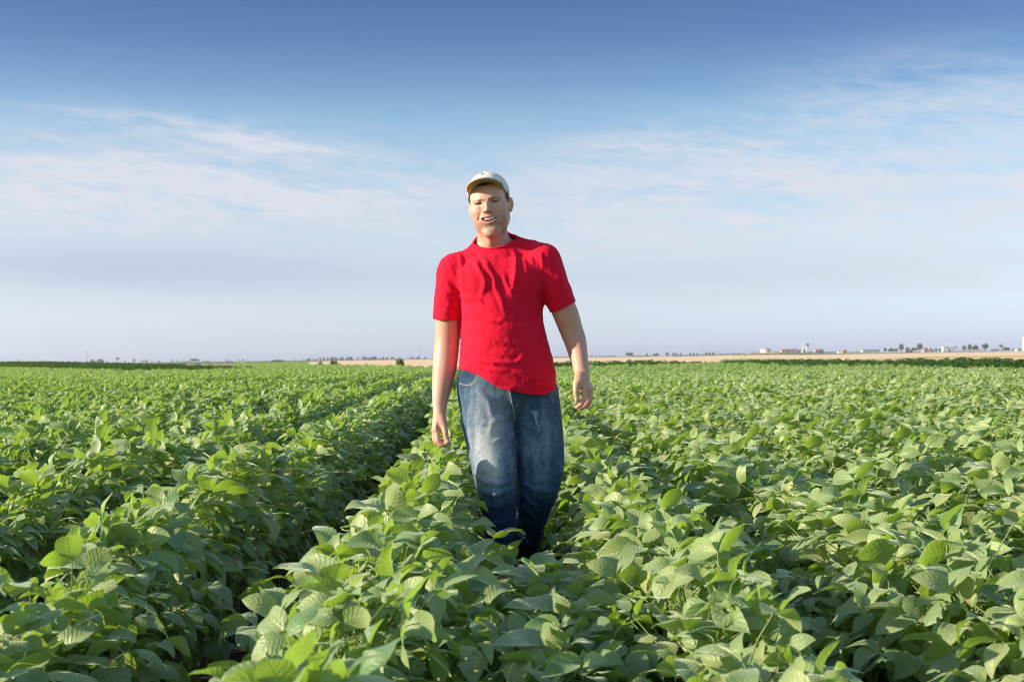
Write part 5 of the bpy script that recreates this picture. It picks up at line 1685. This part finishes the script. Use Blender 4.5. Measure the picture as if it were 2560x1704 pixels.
    house('village_house', 2097, 2106, 876.8, 1450, white, grey, 'small white house joined to the left of the orange gable', .25, 'x', 2)
    house('village_house', 2106.5, 2119, 874.0, 1440, orange, red, 'orange house showing its pointed gable to the field', .45, 'y', 2, 9)
    x0, g = at(2124, 1420); x1, _ = at(2156, 1420); e = empty('boundary_wall', ((x0+x1)/2, 1420, g)); w = x1 - x0; h = max(hz(880.6, 2140, 1420), 1.0)
    m = MB(); m.box(-w/2, w/2, 0, .4, -.3, h); m.build('wall_panel', cream, e)
    m = MB(); m.box(-w/2-.05, w/2+.05, -.06, .46, h+.003, h+.14); m.build('coping', grey, e)
    tag(e, 'low pale wall left of the long white shed', 'wall')
    house('long_shed', 2157, 2200, 873.0, 1420, white, grey, 'long low white shed with a grey roof and many small windows', .28, 'x', 9, 9)
    # combine harvester in the stubble
    d = 1150; x, g = at(2272.5, d); e = empty('combine_harvester', (x, d, g))
    hv = mat_plain('orange_machine_paint', (.62, .20, .07), .5, .4, .08, 2); hg = mat_plain('dark_green_machine', (.05, .08, .05), .6, .4, .1, 2)
    m = MB(); m.box(-2.6, 2.0, -1.2, 1.2, .75, 1.5); m.add([(-2.6,-1.2,1.5),(-.4,-1.2,1.5),(-.4,1.2,1.5),(-2.6,1.2,1.5),(-2.2,-1,2.2),(-.5,-1,2.4),(-.5,1,2.4),(-2.2,1,2.2)], [(4,5,6,7),(0,1,5,4),(1,2,6,5),(2,3,7,6),(3,0,4,7)]); m.build('body', hg, e)
    m = MB(); m.box(.3, 1.9, -1.0, 1.0, 1.503, 2.6); cb = m.build('cab', hv, e)
    m = MB(); m.box(.5, 1.95, -1.04, 1.04, 1.75, 2.4); m.build('window', dark, cb)
    m = MB(); m.box(2.0, 3.1, -2.6, 2.6, .25, .85); m.build('header', hg, e)
    for wx, r in ((1.3, .85), (-1.9, .55)):
        for s in (-1, 1):
            m = MB(); m.tube([(wx, s*1.05, r), (wx, s*1.5, r)], r, 18); m.build('wheel', dark, e)
    tag(e, 'small orange cabbed harvester with a dark body, parked at the far edge of the stubble', 'harvester')
    d = 1250; x, g = at(2292.5, d); e = empty('parked_car', (x, d, g)); wm = mat_plain('white_car_paint', (.72, .73, .74), .3, .5, .03, 2)
    m = MB(); m.box(-2.0, 2.0, -.8, .8, .35, .85); m.add([(-1.6,-.75,.85),(1.2,-.75,.85),(1.2,.75,.85),(-1.6,.75,.85),(-1.0,-.6,1.45),(.5,-.6,1.45),(.5,.6,1.45),(-1.0,.6,1.45)], [(4,5,6,7),(0,1,5,4),(1,2,6,5),(2,3,7,6),(3,0,4,7)]); m.build('body', wm, e)
    m = MB(); m.add([(-1.2,-.74,.92),(.85,-.74,.92),(.42,-.66,1.38),(-.9,-.66,1.38)], [(0,1,2,3)]); m.build('window', dark, e)
    for wx in (-1.25, 1.25):
        for s in (-1, 1): m = MB(); m.tube([(wx, s*.62, .33), (wx, s*.86, .33)], .33, 14); m.build('wheel', dark, e)
    tag(e, 'small white car parked between the harvester and the pink house', 'car')
    house('village_house', 2310, 2323, 873.6, 1380, pink, red, 'left part of the pink house pair, with the taller roof', .28, 'x', 3)
    house('village_house', 2324, 2335, 872.8, 1390, pink, red, 'right part of the pink house pair, beside the small trees', .25, 'x', 3)
    # grain elevator
    d = 1420; x, g = at(2363, d); w = size(9, d); h = hz(866, 2363, d); e = empty('grain_elevator', (x, d, g))
    m = MB(); m.box(-w/2, w/2, 0, 6, -.3, h); m.build('bin_house', steel, e)
    x2 = size(2381 - 2363, d); m = MB(); m.box(x2-2.3, x2+2.3, 0, 5, -.3, h); m.build('bin_house', steel, e)
    m = MB(); m.gable(w/2+.2, x2-2.5, 0, 5, h*.70, h*1.02, 'x', .1); m.build('roof', grey, e)
    m = MB(); m.gable(x2+2.5, x2+5.4, 0, 5, h*.70, h*1.0, 'x', .1); m.build('roof', grey, e)
    ht = hz(849.5, 2378, d)
    m = MB(); m.tube([(x2-2.8, 2, h*.8), (x2-2.9, 2, ht)], .28, 6); m.build('elevator_leg', steel, e)
    m = MB(); m.tube([(x2-2.7, 2, ht), (x2+1.0, 2, ht*.78), (x2+3.4, 2, h*.95)], .30, 6); m.build('grain_spout', steel, e)
    m = MB(); m.tube([(x2+.2, 2, h), (x2+.3, 2, ht*.9)], .22, 6); m.build('elevator_leg', steel, e)
    for k in range(4): m = MB(); m.tube([(x2-2.8 + .1*k, 2, h*1.05 + (ht-h*1.05)*k/4), (x2+.25, 2, h*1.05 + (ht-h)*.75*k/4 + .4)], .09, 5); m.build('brace', steel, e)
    tag(e, 'grey metal grain elevator with slanting spout and two bin houses', 'grain elevator')
    x0, g = at(2388, 1400); x1, _ = at(2462, 1400); w = x1 - x0; e = empty('boundary_wall', ((x0+x1)/2, 1400, g)); h = max(hz(874.4, 2425, 1400), 1.2)
    m = MB(); m.box(-w/2, w/2, 0, .4, -.3, h); m.build('wall_panel', white, e)
    m = MB()
    for k in range(15): m.box(-w/2 + w*k/14 - .2, -w/2 + w*k/14 + .2, -.08, .48, -.3, h + .25)
    m.build('post_row', grey, e)
    tag(e, 'long low white wall with posts right of the grain elevator', 'wall')
    house('village_house', 2432, 2452, 872.6, 1440, white, red, 'long low house with a red roof behind the white wall', .5, 'x', 4)
    house('village_house', 2543, 2555, 869.8, 1420, white, grey, 'white house with dark roof at the foot of the silo tower', .4, 'x', 3)
    d = 1420; x, g = at(2562, d); h = hz(843, 2562, d); w = size(11, d) / 2; e = empty('silo_tower', (x, d, g))
    m = MB(); m.lathe([(w, -.3), (w, h*.93), (w*1.04, h*.935), (w*1.04, h*.97), (w*.6, h), (.02, h*1.005)], 24); m.build('shell', white, e, smooth=True)
    m = MB(); m.tube([(-w-.15, 0, 0), (-w-.15, 0, h*.95)], .12, 6); m.build('ladder', grey, e)
    tag(e, 'tall white silo tower cut by the right edge of the photo', 'silo')

def build_haze(dens=0.00013):
    m = MB(); m.box(-1400, 1400, -30, 2600, -1.0, 24.0)
    mt = bpy.data.materials.new('pale_air'); mt.use_nodes = True; nt = mt.node_tree; nt.nodes.clear()
    out = nt.nodes.new('ShaderNodeOutputMaterial'); v = nt.nodes.new('ShaderNodeVolumePrincipled')
    v.inputs['Color'].default_value = (.90, .95, 1.0, 1); v.inputs['Density'].default_value = dens; v.inputs['Anisotropy'].default_value = 0.2
    nt.links.new(v.outputs[0], out.inputs['Volume'])
    o = m.build('haze', mt); tag(o, kind='stuff')
    mt.cycles.homogeneous_volume = True
# ------------------------------------------------------------------ light, sky, camera
SUN_EL, SUN_FRONT = 18.5, 9.0      # the sun stands to the left, a little on the camera's side
def build_light():
    el, fr = R(SUN_EL), R(SUN_FRONT)
    to = Vector((-math.cos(el)*math.cos(fr), -math.cos(el)*math.sin(fr), math.sin(el)))
    l = bpy.data.lights.new('sun', 'SUN'); l.energy = 5.0; l.angle = R(0.55); l.color = (1.0, 0.86, 0.70)
    o = bpy.data.objects.new('sun', l); C.objects.link(o)
    o.rotation_euler = (-to).to_track_quat('-Z', 'Y').to_euler()
    w = bpy.data.worlds.new('World'); bpy.context.scene.world = w; w.use_nodes = True
    return to

def build_camera():
    cd = bpy.data.cameras.new('camera'); cd.lens = 50; cd.sensor_width = 36; cd.sensor_fit = 'HORIZONTAL'
    cd.clip_start = 0.02; cd.clip_end = 20000
    cam = bpy.data.objects.new('camera', cd); C.objects.link(cam)
    cam.location = (0, 0, CAM_Z)
    pitch = math.atan(HOR / FPX)
    m = Matrix.Rotation(R(90) + pitch, 3, 'X') @ Matrix.Rotation(-math.asin(ROLL), 3, 'Z')
    cam.rotation_euler = m.to_euler()
    cd.dof.use_dof = True; cd.dof.focus_distance = 5.45; cd.dof.aperture_fstop = 8.5
    bpy.context.scene.camera = cam
    return cam
def build_sky():
    w = bpy.context.scene.world; nt = w.node_tree; nt.nodes.clear()
    N = nt.nodes.new; Lk = nt.links.new
    out = N('ShaderNodeOutputWorld'); bg = N('ShaderNodeBackground'); Lk(bg.outputs[0], out.inputs[0])
    sky = N('ShaderNodeTexSky'); sky.sky_type = 'NISHITA'; sky.sun_disc = False
    sky.sun_elevation = R(SUN_EL); sky.sun_rotation = R(-90 - SUN_FRONT); sky.altitude = 80
    bg.inputs[1].default_value = 0.1
    def M_(op, a, b=None, c=None, cl=False):
        o = N('ShaderNodeMath'); o.operation = op; o.use_clamp = cl
        for s, v in zip(o.inputs, (a, b, c)):
            if v is None: continue
            if isinstance(v, (int, float)): s.default_value = v
            else: Lk(v, s)
        return o.outputs[0]
    def mixc(f, a, b, mode='MIX'):
        o = N('ShaderNodeMix'); o.data_type = 'RGBA'; o.blend_type = mode
        for s, v in ((o.inputs[0], f), (o.inputs[6], a), (o.inputs[7], b)):
            if isinstance(v, (int, float)): s.default_value = v
            elif isinstance(v, tuple): s.default_value = (*v, 1)
            else: Lk(v, s)
        return o.outputs[2]
    tc = N('ShaderNodeTexCoord'); sp = N('ShaderNodeSeparateXYZ'); Lk(tc.outputs['Generated'], sp.inputs[0])
    x, y, z = sp.outputs
    el = M_('ARCSINE', z); az = M_('ARCTAN2', x, y)
    # the deep blue overhead fading to a pale band low down
    rp = N('ShaderNodeValToRGB'); Lk(M_('MULTIPLY', el, 2.0, cl=True), rp.inputs[0])
    e = rp.color_ramp.elements; stops = SKY_STOPS
    while len(e) < len(stops): e.new(.5)
    for q, (p, c) in zip(e, stops): q.position = R(p) * 2.0; q.color = (*[v * K / 2.5 for v in c], 1)
    col = mixc(1.0, sky.outputs[0], rp.outputs[0], 'MULTIPLY')
    col = mixc(1.0, col, (2.5, 2.5, 2.5), 'MULTIPLY')
    # away from the view the daylight sky, brightened to fill the shade
    ab = M_('ABSOLUTE', az); mr = N('ShaderNodeMapRange'); mr.interpolation_type = 'SMOOTHSTEP'; Lk(ab, mr.inputs[0]); mr.inputs[1].default_value = .65; mr.inputs[2].default_value = 1.3
    col = mixc(mr.outputs[0], col, mixc(1.0, sky.outputs[0], (1.15, 1.25, 1.40), 'MULTIPLY'))
    # sky brightness capped, so the glow round the sun fills shade less
    col = mixc(1.0, col, (8.0, 7.4, 6.6), 'DARKEN')
    # thin high cloud, drawn out along the horizon
    cv = N('ShaderNodeCombineXYZ'); Lk(M_('MULTIPLY', az, 9.0), cv.inputs[0]); Lk(M_('MULTIPLY', M_('ADD', el, M_('MULTIPLY', az, .10)), 62.0), cv.inputs[1])
    n1 = N('ShaderNodeTexNoise'); n1.inputs['Scale'].default_value = 1.0; n1.inputs['Detail'].default_value = 9; n1.inputs['Roughness'].default_value = .56; n1.inputs['Distortion'].default_value = .5
    Lk(cv.outputs[0], n1.inputs['Vector'])
    cv2 = N('ShaderNodeCombineXYZ'); Lk(M_('MULTIPLY', az, 46.0), cv2.inputs[0]); Lk(M_('MULTIPLY', M_('ADD', el, M_('MULTIPLY', az, .12)), 150.0), cv2.inputs[1])
    n2 = N('ShaderNodeTexNoise'); n2.inputs['Scale'].default_value = 1.0; n2.inputs['Detail'].default_value = 6; n2.inputs['Roughness'].default_value = .6
    Lk(cv2.outputs[0], n2.inputs['Vector'])
    nz = M_('ADD', M_('MULTIPLY', n1.outputs[0], .60), M_('MULTIPLY', n2.outputs[0], .40))
    def gauss(a0, e0, ra, re, slope=0.0):
        da = M_('DIVIDE', M_('SUBTRACT', az, a0), ra)
        de = M_('DIVIDE', M_('SUBTRACT', M_('SUBTRACT', el, e0), M_('MULTIPLY', M_('SUBTRACT', az, a0), slope)), re)
        s = M_('ADD', M_('MULTIPLY', da, da), M_('MULTIPLY', de, de))
        return M_('POWER', 2.718, M_('MULTIPLY', s, -1.0))
    tot = None
    for a0, e0, ra, re, sl, amp in CLOUDS:
        g = M_('MULTIPLY', gauss(a0, e0, ra, re, sl), amp)
        tot = g if tot is None else M_('ADD', tot, g)
    # everywhere else on the dome: loose cover so the sky holds from any side
    loose = M_('MULTIPLY', M_('MULTIPLY', gauss(0, .10, 9.0, .07), .16), 1.0)
    tot = M_('ADD', tot, loose)
    mk = M_('MULTIPLY', tot, M_('SMOOTH_MIN', 1.0, M_('MAXIMUM', M_('MULTIPLY', M_('SUBTRACT', nz, .36), 3.7), 0.0), .3))
    mk = M_('MINIMUM', mk, .85)
    col = mixc(mk, col, CLOUD_COL)
    bank = None
    for a0, e0, ra, re, sl, amp in BANKS:
        g = M_('MULTIPLY', gauss(a0, e0, ra, re, sl), amp)
        bank = g if bank is None else M_('ADD', bank, g)
    col = mixc(M_('MULTIPLY', bank, M_('ADD', .5, M_('MULTIPLY', nz, .7)), cl=True), col, BANK_COL)
    Lk(col, bg.inputs[0])

EXPO = 1.84
K = 1.275 / EXPO
SKY_STOPS = [(0, (1.55, 1.9, 3.7)), (1.5, (1.33, 1.60, 2.75)), (3.1, (1.30, 1.40, 1.96)), (4.7, (1.34, 1.35, 1.70)), (6.3, (1.30, 1.32, 1.56)), (7.9, (1.25, 1.32, 1.52)), (9.5, (.95, 1.16, 1.40)),
             (11, (.69, .89, 1.19)), (12.6, (.50, .66, 1.0)), (14.1, (.42, .56, .89)), (18, (.8, 1.0, 1.3)), (28, (1.9, 2.05, 2.3))]
CLOUD_COL = (.75 / EXPO * 10, .76 / EXPO * 10, .84 / EXPO * 10)
BANK_COL = (.50 / EXPO * 10, .575 / EXPO * 10, .74 / EXPO * 10)
# azimuth, elevation, spread across, spread up, slope, strength
CLOUDS = [(-.26, .122, .16, .028, -.05, 1.15), (-.33, .098, .12, .018, -.03, .9), (-.15, .112, .09, .015, -.05, .6), (-.17, .150, .085, .010, -.16, .8), (-.27, .163, .05, .005, -.10, .55),
          (.22, .118, .18, .024, -.02, .9), (.075, .147, .045, .010, .10, .7), (.15, .143, .06, .007, 0, .5), (.25, .168, .09, .028, .12, .5), (.34, .155, .06, .022, .1, .5),
          (.353, .108, .014, .008, 0, 2.2), (.17, .088, .022, .008, 0, 1.5), (.355, .024, .012, .006, 0, .6), (-.12, .036, .28, .007, -.02, .45), (.18, .045, .22, .009, .01, .5), (-.30, .030, .12, .010, 0, .45), (.28, .060, .12, .008, -.02, .5), (.06, .070, .12, .007, .02, .45), (.06, .095, .14, .025, 0, .5), (.27, .085, .2, .02, 0, .5)]
BANKS = [(-.26, .064, .18, .018, -.02, .85), (.12, .055, .25, .018, 0, .40), (-.33, .150, .06, .012, 0, .15)]
# ------------------------------------------------------------------ build
make_materials()
build_ground()
build_field()
build_maize()
build_trees()
build_village()
build_person()
build_haze()
build_light()
build_sky()
build_camera()
sc = bpy.context.scene
sc.view_settings.view_transform = 'Standard'; sc.view_settings.look = 'None'
sc.view_settings.exposure = 0.88; sc.view_settings.gamma = 1.0; sc.view_settings.use_curve_mapping = False
sc.render.engine = 'CYCLES'
sc.cycles.use_denoising = True
sc.cycles.filter_width = 1.1
sc.cycles.max_bounces = 8; sc.cycles.diffuse_bounces = 3; sc.cycles.transmission_bounces = 6; sc.cycles.transparent_max_bounces = 8
sc.cycles.volume_bounces = 0
sc.render.film_transparent = False
